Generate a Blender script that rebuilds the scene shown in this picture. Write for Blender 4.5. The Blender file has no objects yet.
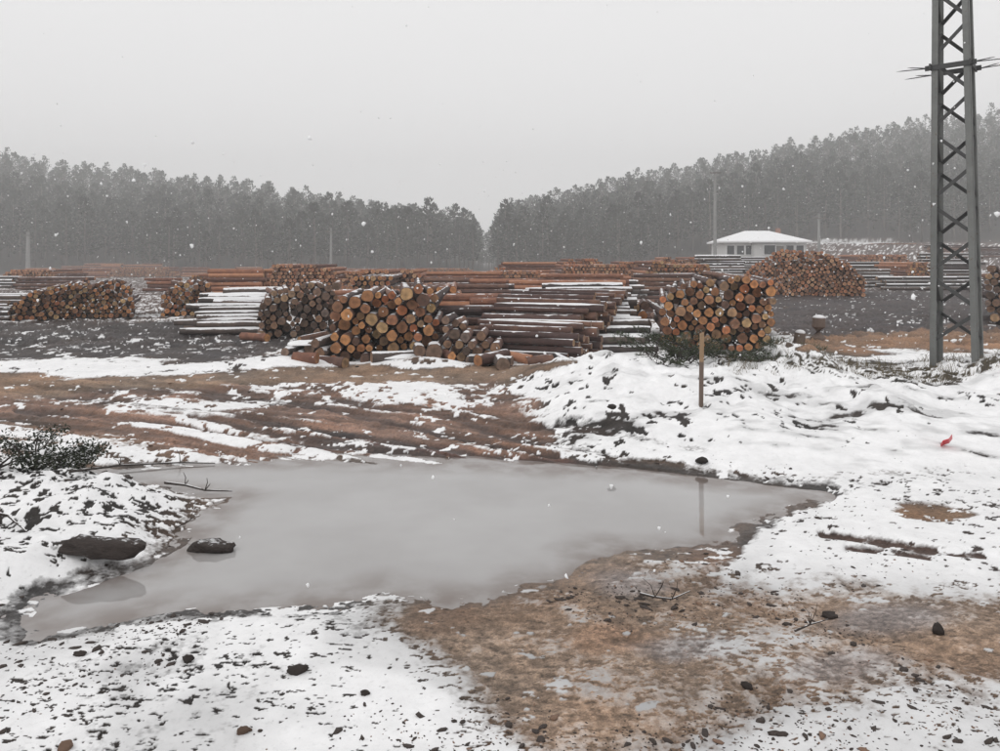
import bpy, math, random
import numpy as np
from mathutils import Vector, Matrix

random.seed(7)
RNG = np.random.default_rng(11)
C = bpy.context.scene.collection
SC = bpy.context.scene

# ------------------------------------------------------------------ camera, sky, sun, exposure
CAM_H, FPX, HORIZ = 1.6, 755.0, 258.0
PITCH = 0.0                              # level camera, frame shifted down (verticals stay upright)
CP, SP = math.cos(PITCH), math.sin(PITCH)
cam = bpy.data.cameras.new("camera")
cam_o = bpy.data.objects.new("camera", cam); C.objects.link(cam_o)
cam.sensor_width = 36.0
cam.lens = 36.0 * FPX / 1000.0
cam.shift_y = -(375.5 - HORIZ) / 1000.0
cam.clip_start, cam.clip_end = 0.05, 3000
cam_o.location = (0, 0, CAM_H)
cam_o.rotation_euler = (math.pi / 2 - PITCH, 0, 0)
SC.camera = cam_o

SUN_EL, SUN_ROT = math.radians(46), math.radians(238)
world = bpy.data.worlds.new("World"); SC.world = world
world.use_nodes = True
wn, wl = world.node_tree.nodes, world.node_tree.links
bg = wn["Background"]
bg.inputs["Strength"].default_value = 0.1
sky = wn.new("ShaderNodeTexSky"); sky.sky_type = 'NISHITA'; sky.sun_disc = False
sky.sun_elevation, sky.sun_rotation = SUN_EL, SUN_ROT
hs = wn.new("ShaderNodeHueSaturation"); hs.inputs["Saturation"].default_value = 0.1
hs.inputs["Value"].default_value = 1.0
wl.new(sky.outputs[0], hs.inputs["Color"])
tc = wn.new("ShaderNodeTexCoord"); sx = wn.new("ShaderNodeSeparateXYZ")
wl.new(tc.outputs["Generated"], sx.inputs[0])
rp = wn.new("ShaderNodeValToRGB")
rp.color_ramp.elements[0].position = 0.0; rp.color_ramp.elements[0].color = (0.875, 0.872, 0.876, 1)
rp.color_ramp.elements[1].position = 1.0; rp.color_ramp.elements[1].color = (0.90, 0.898, 0.90, 1)
wl.new(sx.outputs[2], rp.inputs[0])
sc10 = wn.new("ShaderNodeVectorMath"); sc10.operation = 'SCALE'; sc10.inputs["Scale"].default_value = 11.0
wl.new(rp.outputs[0], sc10.inputs[0])
wmix = wn.new("ShaderNodeMixRGB"); wmix.inputs[0].default_value = 0.92
wl.new(hs.outputs[0], wmix.inputs[1]); wl.new(sc10.outputs[0], wmix.inputs[2])
wl.new(wmix.outputs[0], bg.inputs[0])

sun = bpy.data.lights.new("sun", 'SUN'); sun.energy = 0.7; sun.angle = math.radians(25)
sun.color = (1.0, 0.985, 0.965)
sun_o = bpy.data.objects.new("sun", sun); C.objects.link(sun_o)
sun_o.location = (0, 0, 90)
_sd = Vector((math.sin(SUN_ROT) * math.cos(SUN_EL), math.cos(SUN_ROT) * math.cos(SUN_EL), math.sin(SUN_EL)))
sun_o.rotation_euler = (-_sd).to_track_quat('-Z', 'Y').to_euler()

SC.view_settings.view_transform = 'Standard'
SC.view_settings.look = 'None'
SC.view_settings.exposure = 0.0
SC.view_settings.gamma = 1.0
SC.render.engine = 'CYCLES'
SC.cycles.use_denoising = True
SC.cycles.max_bounces = 6
SC.cycles.volume_bounces = 3
SC.cycles.transparent_max_bounces = 6

# ------------------------------------------------------------------ numeric helpers
def smooth(a, b, x):
    t = np.clip((x - a) / (b - a), 0, 1); return t * t * (3 - 2 * t)

def vnoise(x, y, seed=0):
    xi = np.floor(x).astype(np.int64); yi = np.floor(y).astype(np.int64)
    fx = x - xi; fy = y - yi
    fx = fx * fx * fx * (fx * (fx * 6 - 15) + 10); fy = fy * fy * fy * (fy * (fy * 6 - 15) + 10)
    def h(a, b):
        n = (a * 374761393 + b * 668265263 + seed * 974634071) & 0x7fffffff
        n = ((n ^ (n >> 13)) * 1274126177) & 0x7fffffff
        n = ((n ^ (n >> 15)) * 85734513) & 0x7fffffff
        return ((n ^ (n >> 16)) & 0xffffff) / float(0xffffff)
    a = h(xi, yi); b = h(xi + 1, yi); c = h(xi, yi + 1); d = h(xi + 1, yi + 1)
    return (a + (b - a) * fx) * (1 - fy) + (c + (d - c) * fx) * fy

def fbm(x, y, oct=4, seed=0, gain=0.5):
    s = 0; a = 1; t = 0
    for i in range(oct):
        ca, sa = math.cos(0.7 * i), math.sin(0.7 * i)
        s = s + a * (vnoise((x * ca - y * sa) * 2.03 ** i + 17.3 * i, (x * sa + y * ca) * 2.03 ** i - 9.1 * i, seed + i) - 0.5) * 2
        t += a; a *= gain
    return s / t * 1.6

def ray(px, py):
    a, b = (px - 500.0) / FPX, (HORIZ - py) / FPX
    return np.array([a, CP + b * SP, -SP + b * CP])

def at(px, py, Y):                      # point at forward distance Y seen at a pixel
    d = ray(px, py); t = Y / d[1]
    return np.array([d[0] * t, Y, CAM_H + d[2] * t])

def flat(px, py, z=0.0):                # point on a level plane
    d = ray(px, py); t = (z - CAM_H) / d[2]
    return np.array([d[0] * t, d[1] * t, z])

def project(x, y, z):
    dz = z - CAM_H
    c = np.maximum(y * CP - dz * SP, 0.05); b = y * SP + dz * CP
    return 500 + FPX * x / c, HORIZ - FPX * b / c

def poly_sd(P, x, y):                   # signed distance, positive inside
    P = np.asarray(P, float); n = len(P)
    d2 = np.full(x.shape, 1e18); ins = np.zeros(x.shape, bool)
    for i in range(n):
        ax, ay = P[i]; bx, by = P[(i + 1) % n]
        ex, ey = bx - ax, by - ay
        t = np.clip(((x - ax) * ex + (y - ay) * ey) / (ex * ex + ey * ey + 1e-12), 0, 1)
        d2 = np.minimum(d2, (x - ax - t * ex) ** 2 + (y - ay - t * ey) ** 2)
        if ay != by:
            ins ^= ((ay > y) != (by > y)) & (x < (bx - ax) * (y - ay) / (by - ay) + ax)
    d = np.sqrt(d2)
    return np.where(ins, d, -d)

def line_d(P, x, y):
    P = np.asarray(P, float); d2 = np.full(x.shape, 1e18)
    for i in range(len(P) - 1):
        ax, ay = P[i]; bx, by = P[i + 1]; ex, ey = bx - ax, by - ay
        t = np.clip(((x - ax) * ex + (y - ay) * ey) / (ex * ex + ey * ey + 1e-12), 0, 1)
        d2 = np.minimum(d2, (x - ax - t * ex) ** 2 + (y - ay - t * ey) ** 2)
    return np.sqrt(d2)

# ------------------------------------------------------------------ terrain shape
WATER_Z = -0.035
POND_PX = [(85, 471), (140, 467), (250, 464), (330, 462), (470, 465), (560, 470), (640, 473), (740, 484), (818, 494),
           (800, 503), (762, 514), (740, 528), (712, 546), (660, 552), (612, 545), (590, 560), (560, 578), (520, 585),
           (490, 598), (440, 597), (384, 592), (350, 601), (300, 606), (240, 610), (180, 613), (110, 622), (50, 633), (30, 625),
           (36, 600), (90, 583), (150, 566), (186, 545), (204, 522), (232, 498), (190, 490), (130, 483)]
POND = [flat(a, b, WATER_Z)[:2] for a, b in POND_PX]

def crest(pts): return [at(*p)[:] for p in pts]
BANK = crest([(470, 390, 9.6), (520, 376, 9.3), (560, 362, 9.0), (610, 356, 8.8), (660, 364, 8.6), (705, 361, 8.5),
              (760, 366, 8.6), (800, 352, 8.8), (850, 368, 8.7), (900, 376, 8.6), (945, 374, 8.6), (1000, 360, 8.6), (1080, 352, 8.6), (1400, 350, 8.8)])
BX = np.array([p[0] for p in BANK]); BY = np.array([p[1] for p in BANK]); BZ = np.array([p[2] for p in BANK])
TOE = [flat(a, b) for a, b in [(480, 398), (520, 420), (580, 455), (640, 466), (760, 474), (1000, 470), (1300, 470)]]
TX = np.array([p[0] for p in TOE]); TY = np.array([p[1] for p in TOE])
LB = [flat(a, b)[:2] for a, b in [(-300, 520), (-300, 470), (0, 466), (100, 474), (170, 484), (200, 498), (180, 520), (150, 545), (100, 566), (40, 588), (-60, 620), (-300, 640)]]
MOUNDS = [(430, 368, 0.62, 0.15), (395, 365, 0.5, 0.07), (268, 366, 0.7, 0.12), (308, 365, 0.5, 0.06)]

SKY_U = np.array([-500, -100, 0, 50, 120, 200, 300, 380, 440, 466, 474, 480, 494, 500, 510, 560, 620, 700, 770, 850, 930, 1000, 1100, 1500])
SKY_V = np.array([138, 146, 153, 163, 171, 180, 195, 208, 218, 224, 232, 240, 240, 218, 208, 195, 179, 164, 151, 134, 120, 111, 100, 74])

def base_h(x, y):
    r = x / np.maximum(y, 1.0)
    rr = smooth(0.12, 0.42, r)
    h = -1.5 * smooth(25, 140, y) * (1 - rr) + rr * (4.6 * smooth(45, 150, y) - 0.5 * smooth(14, 30, y) * 0)
    yf = 150.0
    u = 500 + FPX * r
    vs = np.interp(u, SKY_U, SKY_V)
    ztop = CAM_H + (HORIZ - vs) / FPX * 300 - 11.5
    t = np.clip((y - yf) / 150.0, 0, 1)
    h = np.where(y > yf, h + (ztop - h) * (t * t * (3 - 2 * t) * 0.35 + t * 0.65), h)
    return h

def macro_h(x, y):
    h = base_h(x, y)
    near = y < 40
    xn, yn = x[near], y[near]
    # snow bank on the right
    cy = np.interp(xn, BX, BY); cz = np.interp(xn, BX, BZ); ty = np.interp(xn, TX, TY)
    up = np.clip((yn - ty) / np.maximum(cy - ty, 0.1), 0, 1)
    prof = up ** 0.85 * 0.65 + 0.35 * up * up * (3 - 2 * up)
    dn = 1 - smooth(0.0, 2.6, yn - cy)
    hb = np.maximum(cz, 0) * np.where(yn < cy, prof, dn) * smooth(-0.55, 0.35, xn - BX[0] + 0.3)
    lump = fbm(xn * 1.4, yn * 1.4, 4, 5)
    lump2 = fbm(xn * 5.0, yn * 4.0, 3, 6, 0.6)
    hb = hb * (1 + (0.26 * lump + 0.11 * lump2) * smooth(0.02, 0.2, hb))
    # left bank
    lsd = poly_sd(LB, xn + 0.12 * fbm(xn * 2.2, yn * 2.2, 3, 3), yn + 0.12 * fbm(xn * 2.2, yn * 2.2, 3, 4))
    hl = 0.125 * smooth(-0.1, 0.55, lsd) * (1 + 0.5 * fbm(xn * 2.4, yn * 2.4, 4, 8))
    hm = np.zeros_like(xn)
    for (pu, pv, rad, hh) in MOUNDS:
        p = flat(pu, pv)
        hm += hh * np.exp(-(((xn - p[0]) / rad) ** 2 + ((yn - p[1]) / (rad * 0.6)) ** 2))
    # pond basin
    w = 0.07 * fbm(xn * 3.5, yn * 3.5, 4, 12)
    psd = poly_sd(POND, xn, yn) + w * 0.6
    hp = -0.035 - 0.09 * smooth(-0.02, 0.5, psd) + 0.035 * smooth(-0.02, -0.35, psd) * 1.0
    hp = np.where(psd > -0.35, hp, 0.0)
    hh = hb + hl * smooth(0.06, -0.2, psd) + hm + hp + 0.02 * fbm(xn * 0.8, yn * 0.8, 3, 2) * smooth(-0.05, -0.5, psd)
    h = h.copy(); h[near] += hh
    return h

# zones of the ground laid out from the photograph, evaluated where each spot of ground lies
Z_FGMUD = [(375, 606), (450, 594), (520, 590), (560, 578), (600, 548), (680, 551), (735, 582), (840, 576), (1010, 600), (1300, 620), (1300, 690),
           (900, 690), (790, 706), (700, 760), (520, 770), (470, 700), (430, 645)]
Z_RSNOW = [(700, 575), (770, 522), (840, 496), (1010, 500), (1300, 500), (1300, 600), (1010, 596), (850, 574)]
Z_ROAD = [(-200, 388), (480, 376), (520, 398), (585, 455), (600, 470), (560, 470), (500, 462), (330, 455), (250, 462), (130, 440), (0, 415), (-200, 415)]
Z_RED = [(470, 446), (520, 450), (585, 462), (606, 472), (590, 479), (540, 472), (480, 466), (380, 455), (300, 450), (340, 440)]
Z_TAN = [(-200, 378), (120, 375), (300, 370), (480, 365), (560, 362), (500, 380), (300, 384), (0, 400), (-200, 402)]
Z_LSNOW = [(-200, 358), (120, 361), (260, 358), (330, 366), (480, 358), (480, 365), (330, 370), (200, 373), (0, 379), (-200, 379)]
Z_DARK = [(-200, 322), (160, 319), (260, 322), (300, 340), (255, 360), (0, 359), (-200, 359)]
Z_RDARK = [(768, 292), (1010, 288), (1200, 288), (1200, 331), (1010, 331), (800, 336), (770, 326)]
Z_RORANGE = [(800, 341), (850, 336), (1010, 327), (1200, 327), (1200, 352), (900, 353), (830, 354), (800, 350)]
Z_SHORE = [(560, 452), (640, 466), (760, 474), (1010, 472), (1300, 472), (1300, 500), (1010, 500), (860, 502), (820, 492), (700, 482), (600, 474)]
Z_BSNOW = [(470, 398), (520, 375), (600, 350), (1010, 345), (1300, 345), (1300, 470), (1010, 468), (760, 468), (620, 462), (560, 440), (500, 415)]
TRACKS = [[(596, 468), (480, 452), (350, 434), (200, 411), (60, 399)], [(600, 474), (450, 460), (300, 441), (150, 420), (20, 409)], [(560, 455), (460, 436), (380, 419), (300, 406), (200, 398)], [(548, 441), (470, 424), (410, 410), (330, 400)], [(520, 462), (400, 452), (280, 432), (190, 416)],
          [(822, 532), (890, 541), (960, 552), (1100, 566)], [(846, 546), (900, 550), (935, 556)],
          [(605, 468), (690, 480), (780, 489), (835, 497)], [(560, 425), (640, 437), (720, 452)], [(485, 432), (560, 444), (640, 462)]]
TDIR = (lambda a, b: (b - a) / np.linalg.norm(b - a))(flat(60, 400)[:2], flat(585, 470)[:2])

def ground_data(x, y, h):
    u, v = project(x, y, h)
    n = x.shape[0]
    S = np.full(n, 0.0); A = np.full(n, 0.5); snowc = np.full(n, 0.86); wet = np.full(n, 0.3)
    mud = np.tile(np.array([0.13, 0.085, 0.06]), (n, 1)); rut = np.zeros(n)
    TH = np.full(n, 0.34); TM = np.full(n, 0.42)     # how rare dark bits on snow and snow flecks on mud are
    W1 = fbm(x * 0.9, y * 0.9, 4, 21); W2 = fbm(x * 0.9, y * 0.9, 4, 31)
    jx = np.where(v > 300, 1.0, 0.2)
    wu = u + 26 * W1 * jx; wv = v + 9 * W2 * jx * np.clip((v - 258) / 200, 0.15, 2)
    def zone(P, soft, s=None, col=None, amp=None, sc=None, we=None, th=None, tm=None, k=1.0):
        m = smooth(-soft, soft, poly_sd(P, wu, wv)) * k
        nonlocal S, A, snowc, wet, mud, TH, TM
        if th is not None: TH = TH + (th - TH) * m
        if tm is not None: TM = TM + (tm - TM) * m
        if s is not None: S = S + (s - S) * m
        if amp is not None: A = A + (amp - A) * m
        if sc is not None: snowc = snowc + (sc - snowc) * m
        if we is not None: wet = wet + (we - wet) * m
        if col is not None: mud = mud + (np.array(col) - mud) * m[:, None]
        return m
    # defaults per distance: foreground dirty snow, far yard mix
    fg = smooth(500, 600, v)
    S = 0.52 * fg + (1 - fg) * 0.2; snowc = 0.86 - 0.05 * fg; A = 0.5 - 0.08 * fg; TH = TH + fg * 0.19
    mud = mud + (np.array([0.05, 0.042, 0.038]) - mud) * (fg * smooth(560, 380, u))[:, None]
    far = smooth(325, 300, v)
    S = S + (-0.25 - S) * far; mud = mud + (np.array([0.10, 0.068, 0.058]) - mud) * far[:, None]; A = A + (0.7 - A) * far
    hillm = smooth(274, 270, v) * (y > 60) * smooth(480, 440, u)
    S = S + (0.45 - S) * hillm
    clr = smooth(800, 815, u) * smooth(905, 890, u) * smooth(118, 130, y) * (y < 230); S = S + (0.25 - S) * clr; snowc = snowc - 0.2 * clr
    wood = smooth(146, 156, y) * (1 - smooth(800, 815, u) * smooth(905, 890, u) * smooth(160, 152, y))
    S = S + (-0.75 - S) * wood; mud = mud + (np.array([0.05, 0.045, 0.04]) - mud) * wood[:, None]; TM = TM + (3.0 - TM) * smooth(125, 135, y); TH = TH + (3.0 - TH) * smooth(125, 135, y)
    gr = smooth(670, 720, v) * smooth(640, 780, u)
    zone(Z_BSNOW, 6, 0.75, (0.055, 0.047, 0.043), 0.42, 0.86, None, 0.72)
    zone(Z_LSNOW, 2, 0.75, (0.07, 0.055, 0.05), 0.4, 0.86, None, 0.6)
    zone(Z_DARK, 3, -0.5, (0.050, 0.040, 0.038), 0.7, 0.75, 0.5, None, 0.46)
    zone(Z_RDARK, 3, -0.62, (0.055, 0.043, 0.042), 0.6, 0.75, 0.5, None, 0.62)
    zone(Z_RORANGE, 3, -0.9, (0.28, 0.165, 0.10), 0.35, None, 0.35, None, 0.75)
    zone(Z_ROAD, 9, -0.50, (0.21, 0.122, 0.086), 0.45, 0.84, 0.6, 0.25, 0.62)
    zone(Z_TAN, 4, -0.85, (0.265, 0.178, 0.122), 0.5, None, 0.4, None, 0.7)
    zone(Z_RED, 5, -0.7, (0.115, 0.054, 0.042), 0.45, None, 0.85, None, 0.5)
    zone(Z_SHORE, 6, 0.35, (0.05, 0.042, 0.038), 0.5, 0.82, None, 0.22)
    zone(Z_RSNOW, 10, 0.55, (0.07, 0.055, 0.05), 0.42, 0.83, None, 0.52)
    m_fm = zone(Z_FGMUD, 38, -0.26, (0.30, 0.207, 0.145), 0.42, 0.60, 0.5, 0.1, 0.80)
    # left bank: snow with much dark litter
    lb = smooth(-0.05, 0.25, poly_sd(LB, x, y))
    S = S + (0.62 - S) * lb; A = A + (0.75 - A) * lb; TH = TH + (0.17 - TH) * lb; mud = mud + (np.array([0.032, 0.027, 0.024]) - mud) * lb[:, None]; snowc = snowc + (0.82 - snowc) * lb
    # road streaks along the way of travel
    al = x * TDIR[0] + y * TDIR[1]; ac = -x * TDIR[1] + y * TDIR[0]
    bend = 0.25 * np.sin(al * 0.35)
    st = fbm(al * 0.26, (ac + bend) * 5.4, 4, 41, 0.7)
    st2 = fbm(al * 0.22 + 5, (ac + bend) * 1.1, 2, 43)
    band = smooth(372, 392, v) * smooth(486, 470, v) * smooth(640, 520, u)
    S = S + band * (1.15 * st + 0.30 * st2 - 0.14 + 0.15 * smooth(250, 430, u) * smooth(430, 400, v))
    rut = band * st
    mud = mud * (1 + band * np.clip(0.75 * fbm(al * 0.3 + 9, (ac + bend) * 5.0, 3, 47, 0.7), -0.55, 0.7))[:, None]
    # snow strip lines by the road
    for (P, wd, val) in [([(110, 404), (200, 407), (300, 402), (480, 398)], 5, 0.8), ([(250, 390), (380, 388), (500, 388), (560, 392)], 5, 0.7),
                         ([(140, 425), (240, 440), (330, 455)], 4, 0.6), ([(180, 420), (280, 436), (420, 452)], 3, 0.55), ([(100, 455), (180, 456), (240, 460)], 8, 0.8),
                         ([(260, 458), (340, 459), (480, 463)], 4, 0.9), ([(440, 404), (520, 412), (560, 420)], 9, 0.5)]:
        m = smooth(wd * 1.6, wd * 0.3, line_d(P, u + 8 * W1, v + 3 * W2)); S = S + (val - S) * m
    for P in TRACKS:
        d = line_d(P, u + 8 * W1, v + 3.0 * W2)
        rd = P[-1][0] < P[0][0]; m = smooth(4.5, 1.0, d) * (0.8 + 0.4 * W1) if rd else smooth(6, 1.5, d) * (0.45 if P[0][1] < 460 else 1)
        if rd: S = S + 0.35 * smooth(3.5, 5.5, d) * smooth(9, 6, d)
        S = S + (-0.45 - S) * m * 0.9; rut = rut - 0.9 * m
        mud = mud + (np.array([0.07, 0.045, 0.037]) - mud) * m[:, None]
    f1 = fbm(x * 3.0, y * 3.0, 4, 71, 0.62)
    f2 = fbm(x * 11, y * 11, 4, 81, 0.7)
    f3 = fbm(x * 24, y * 24, 3, 85, 0.7)
    lowf = fbm(x * 0.9, y * 0.9, 3, 91)
    # dirt lines drawn over the bank snow
    bz = smooth(-4, 6, poly_sd(Z_BSNOW, u, v))
    q = fbm(x * 1.5 - y * 1.1, x * 0.8 + y * 3.6, 4, 51, 0.6)
    snowc = snowc - bz * 0.22 * smooth(0.1, 0.6, q)
    S = S - bz * 1.0 * smooth(0.36, 0.9, q) - bz * 0.8 * smooth(0.35, 0.8, W2) * smooth(560, 480, u)
    wz = smooth(-6, 8, poly_sd([(770, 352), (830, 352), (900, 364), (960, 368), (1010, 350), (1010, 362), (960, 386), (900, 384), (840, 380), (780, 366)], u, v))
    S = S - 0.75 * wz * (0.6 + 0.8 * f1) - 1.2 * wz * smooth(0.02, 0.3, f2); mud = mud + (np.array([0.06, 0.05, 0.036]) - mud) * wz[:, None]
    # tan patches
    for (pu, pv, ru, rv, col) in [(945, 510, 52, 8, (0.23, 0.14, 0.085)), (720, 545, 26, 28, (0.2, 0.12, 0.08)), (615, 632, 50, 17, (0.26, 0.165, 0.11)), (440, 612, 40, 16, (0.17, 0.11, 0.075))]:
        m = smooth(1.3, 0.6, np.sqrt(((wu - pu) / ru) ** 2 + ((wv - pv) / rv) ** 2))
        S = S + (-0.6 - S) * m; mud = mud + (np.array(col) - mud) * m[:, None]
    # slushy grey film on the mud at the right
    fm = m_fm
    s3 = fbm(x * 1.3 + 3, y * 1.3, 3, 61)
    S = S + fm * 0.46 * s3 * smooth(-0.1, 0.5, s3); snowc = snowc - 0.10 * fm
    for (pu, pv, ru, rv) in [(905, 622, 75, 18), (700, 642, 60, 14), (640, 575, 46, 13), (850, 668, 70, 16)]:
        m = smooth(1.3, 0.5, np.sqrt(((wu - pu) / ru) ** 2 + ((wv - pv) / rv) ** 2)) * fm
        mud = mud + (np.array([0.26, 0.215, 0.20]) - mud) * (m * 0.75)[:, None]; wet = wet + (0.95 - wet) * m; S = S + 0.12 * m
    # trampled slush in the bottom right
    S = S + gr * 0.05; snowc = snowc - 0.12 * gr; TH = TH + 0.15 * gr
    # noise that breaks the cover up: clods and bits of every size
    score = S + A * (0.40 * f1 + 0.55 * f2 + 0.30 * f3 + 0.34 * lowf)
    g0 = fbm(x * 27 + y * 6, y * 50, 3, 111, 0.65); g1 = fbm(x * 17 + y * 1.5, y * 20, 3, 113, 0.65); g2 = fbm(x * 9, y * 6.5 + x * 1.2, 3, 121, 0.65); g4 = fbm(x * 5, y * 2.6, 3, 123, 0.6)
    w1 = smooth(2.9, 4.4, y); w2 = smooth(4.6, 7.0, y); w3 = smooth(9, 14, y)
    gg = g0 + (g1 - g0) * w1; gg = gg + (g2 - gg) * w2; gg = gg + (g4 - gg) * w3
    g3 = np.where(y < 7, fbm(x * 9, y * 13, 3, 131, 0.65), fbm(x * 5, y * 4, 3, 133, 0.65))
    sk = smooth(0.0, 0.30 - 0.14 * w1, gg - (TH + 0.36 * np.where(TH < 0.9, lowf, 0) + 0.16 * f1))
    score = score - (1.3 + np.maximum(S, 0)) * sk
    fl = smooth(0.0, 0.2, g3 - (TM + 0.3 * lowf))
    score = score + (0.9 + np.maximum(-S, 0)) * fl
    psd = poly_sd(POND, x, y)
    shore = smooth(-0.22, -0.03, psd + 0.10 * W1)
    score = score - 0.75 * shore
    mud = mud + (mud * 0.62 - mud) * (shore * 0.8)[:, None]; wet = wet + (0.9 - wet) * shore
    under = psd > 0.03
    mud[under] = np.array([0.10, 0.08, 0.07])
    snow = np.clip(0.5 + score * (1.7 - 0.55 * fg), 0, 1)
    # coarse colour variation of the soil itself
    cv = np.clip(1 + 0.30 * f1 + 0.22 * lowf, 0.45, 1.7)
    cv = cv * (1 - 0.5 * smooth(0.30, 0.55, gg + 0.35 * f3) * np.clip(m_fm + 0.4, 0, 1)) * (1 + m_fm * np.clip(0.45 * f3 + 0.3 * f2, -0.4, 0.6))
    mud = mud * cv[:, None]
    red = fbm(x * 1.7, y * 1.7, 3, 101)
    mud[:, 0] *= 1 + 0.07 * red; mud[:, 2] *= 1 - 0.07 * red
    snowc = snowc - fg * 0.15 * smooth(-0.1, 0.5, fbm(x * 1.9, y * 1.9, 3, 95))
    snowc = np.clip(snowc + 0.05 * f1, 0.4, 0.9)
    return snow, mud, snowc, wet, rut, f1, f2, score, psd, u, v

def micro_h(x, y, d):
    snow, mud, snowc, wet, rut, f1, f2, score, psd, u, v = d
    fade = smooth(60, 20, y) * np.where(psd > 0, 0.25, 1.0)
    s = smooth(0.25, 0.75, snow)
    k = 0.45 + 0.55 * smooth(3.5, 8, y)
    m = k * ((1 - s) * (0.012 * f2 + 0.018 * f1) + s * (0.012 + 0.010 * f1 + 0.002 * f2))
    flatw = smooth(0.7, 0.95, wet)
    m = m * (1 - 0.55 * flatw)
    lumps = smooth(12, 15, y) * (1 - smooth(0.6, 0.9, s)) * (0.045 * f1 + 0.03 * f2)
    return fade * (m + lumps + 0.028 * rut)

def full_height(x, y):
    h = macro_h(x, y); d = ground_data(x, y, h)
    return h + micro_h(x, y, d), d

# ------------------------------------------------------------------ materials
def new_mat(name):
    m = bpy.data.materials.new(name); m.use_nodes = True
    nt = m.node_tree; b = nt.nodes["Principled BSDF"]
    return m, nt, nt.nodes, nt.links, b

def node(nt, t, **kw):
    n = nt.nodes.new(t)
    for k, v in kw.items():
        if k in n.inputs: n.inputs[k].default_value = v
        else: setattr(n, k, v)
    return n

def math_n(nt, op, a, b=None, clamp=False):
    n = nt.nodes.new("ShaderNodeMath"); n.operation = op; n.use_clamp = clamp
    for i, q in enumerate((a, b)):
        if q is None: continue
        if isinstance(q, (int, float)): n.inputs[i].default_value = q
        else: nt.links.new(q, n.inputs[i])
    return n.outputs[0]

def maprange(nt, v, a, b, c=0.0, d=1.0, smoothstep=True):
    n = nt.nodes.new("ShaderNodeMapRange"); n.interpolation_type = 'SMOOTHSTEP' if smoothstep else 'LINEAR'
    nt.links.new(v, n.inputs[0])
    for i, q in zip((1, 2, 3, 4), (a, b, c, d)): n.inputs[i].default_value = q
    return n.outputs[0]

def mixc(nt, f, a, b, mode='MIX'):
    n = nt.nodes.new("ShaderNodeMixRGB"); n.blend_type = mode
    for i, q in enumerate((f, a, b)):
        if isinstance(q, (int, float)): n.inputs[i].default_value = q if i == 0 else (q, q, q, 1)
        elif isinstance(q, tuple): n.inputs[i].default_value = (*q, 1)
        else: nt.links.new(q, n.inputs[i])
    return n.outputs[0]

def noise(nt, scale, detail=4, rough=0.6, coord='Object', vec=None, dist=0.0):
    n = nt.nodes.new("ShaderNodeTexNoise"); n.inputs["Scale"].default_value = scale
    n.inputs["Detail"].default_value = detail; n.inputs["Roughness"].default_value = rough; n.inputs["Distortion"].default_value = dist
    if vec is None:
        t = nt.nodes.new("ShaderNodeTexCoord"); vec = t.outputs[coord]
    nt.links.new(vec, n.inputs["Vector"])
    return n.outputs["Fac"]

def ramp(nt, f, stops):
    n = nt.nodes.new("ShaderNodeValToRGB"); cr = n.color_ramp
    while len(cr.elements) < len(stops): cr.elements.new(0.5)
    for e, (p, c) in zip(cr.elements, stops): e.position = p; e.color = (*c, 1)
    nt.links.new(f, n.inputs[0]); return n.outputs[0]

def attr(nt, name, kind='GEOMETRY'):
    n = nt.nodes.new("ShaderNodeAttribute"); n.attribute_name = name; n.attribute_type = kind; return n

def bump(nt, bsdf, h, strength, dist):
    n = nt.nodes.new("ShaderNodeBump"); n.inputs["Strength"].default_value = strength; n.inputs["Distance"].default_value = dist
    nt.links.new(h, n.inputs["Height"]); nt.links.new(n.outputs[0], bsdf.inputs["Normal"])

def obj_random(nt): return nt.nodes.new("ShaderNodeObjectInfo").outputs["Random"]
def up_normal(nt):
    g = nt.nodes.new("ShaderNodeNewGeometry"); s = nt.nodes.new("ShaderNodeSeparateXYZ")
    nt.links.new(g.outputs["Normal"], s.inputs[0]); return s.outputs[2]

M = {}
def simple(name, col, rough=0.8, var=0.3, scale=20, bstr=0.3, bdist=0.01, spec=0.3, snow=None, randomise=0.0):
    m, nt, N, L, b = new_mat(name)
    f = noise(nt, scale, 5, 0.65)
    c = mixc(nt, f, tuple(x * (1 - var) for x in col), tuple(min(1, x * (1 + var)) for x in col))
    if randomise:
        r = maprange(nt, obj_random(nt), 0, 1, 1 - randomise, 1 + randomise, False)
        vm = nt.nodes.new("ShaderNodeVectorMath"); vm.operation = 'SCALE'; L.new(c, vm.inputs[0]); L.new(r, vm.inputs["Scale"]); c = vm.outputs[0]
    if snow is not None:
        up = up_normal(nt)
        f2 = noise(nt, snow[1], 3, 0.6)
        s = maprange(nt, math_n(nt, 'ADD', up, math_n(nt, 'MULTIPLY', math_n(nt, 'SUBTRACT', f2, 0.5), snow[2])), snow[0], snow[0] + 0.12)
        c = mixc(nt, s, c, (0.85, 0.85, 0.86))
    L.new(c, b.inputs["Base Color"]); b.inputs["Roughness"].default_value = rough
    b.inputs["Specular IOR Level"].default_value = spec
    if bstr: bump(nt, b, f, bstr, bdist)
    M[name] = m; return m

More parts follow.
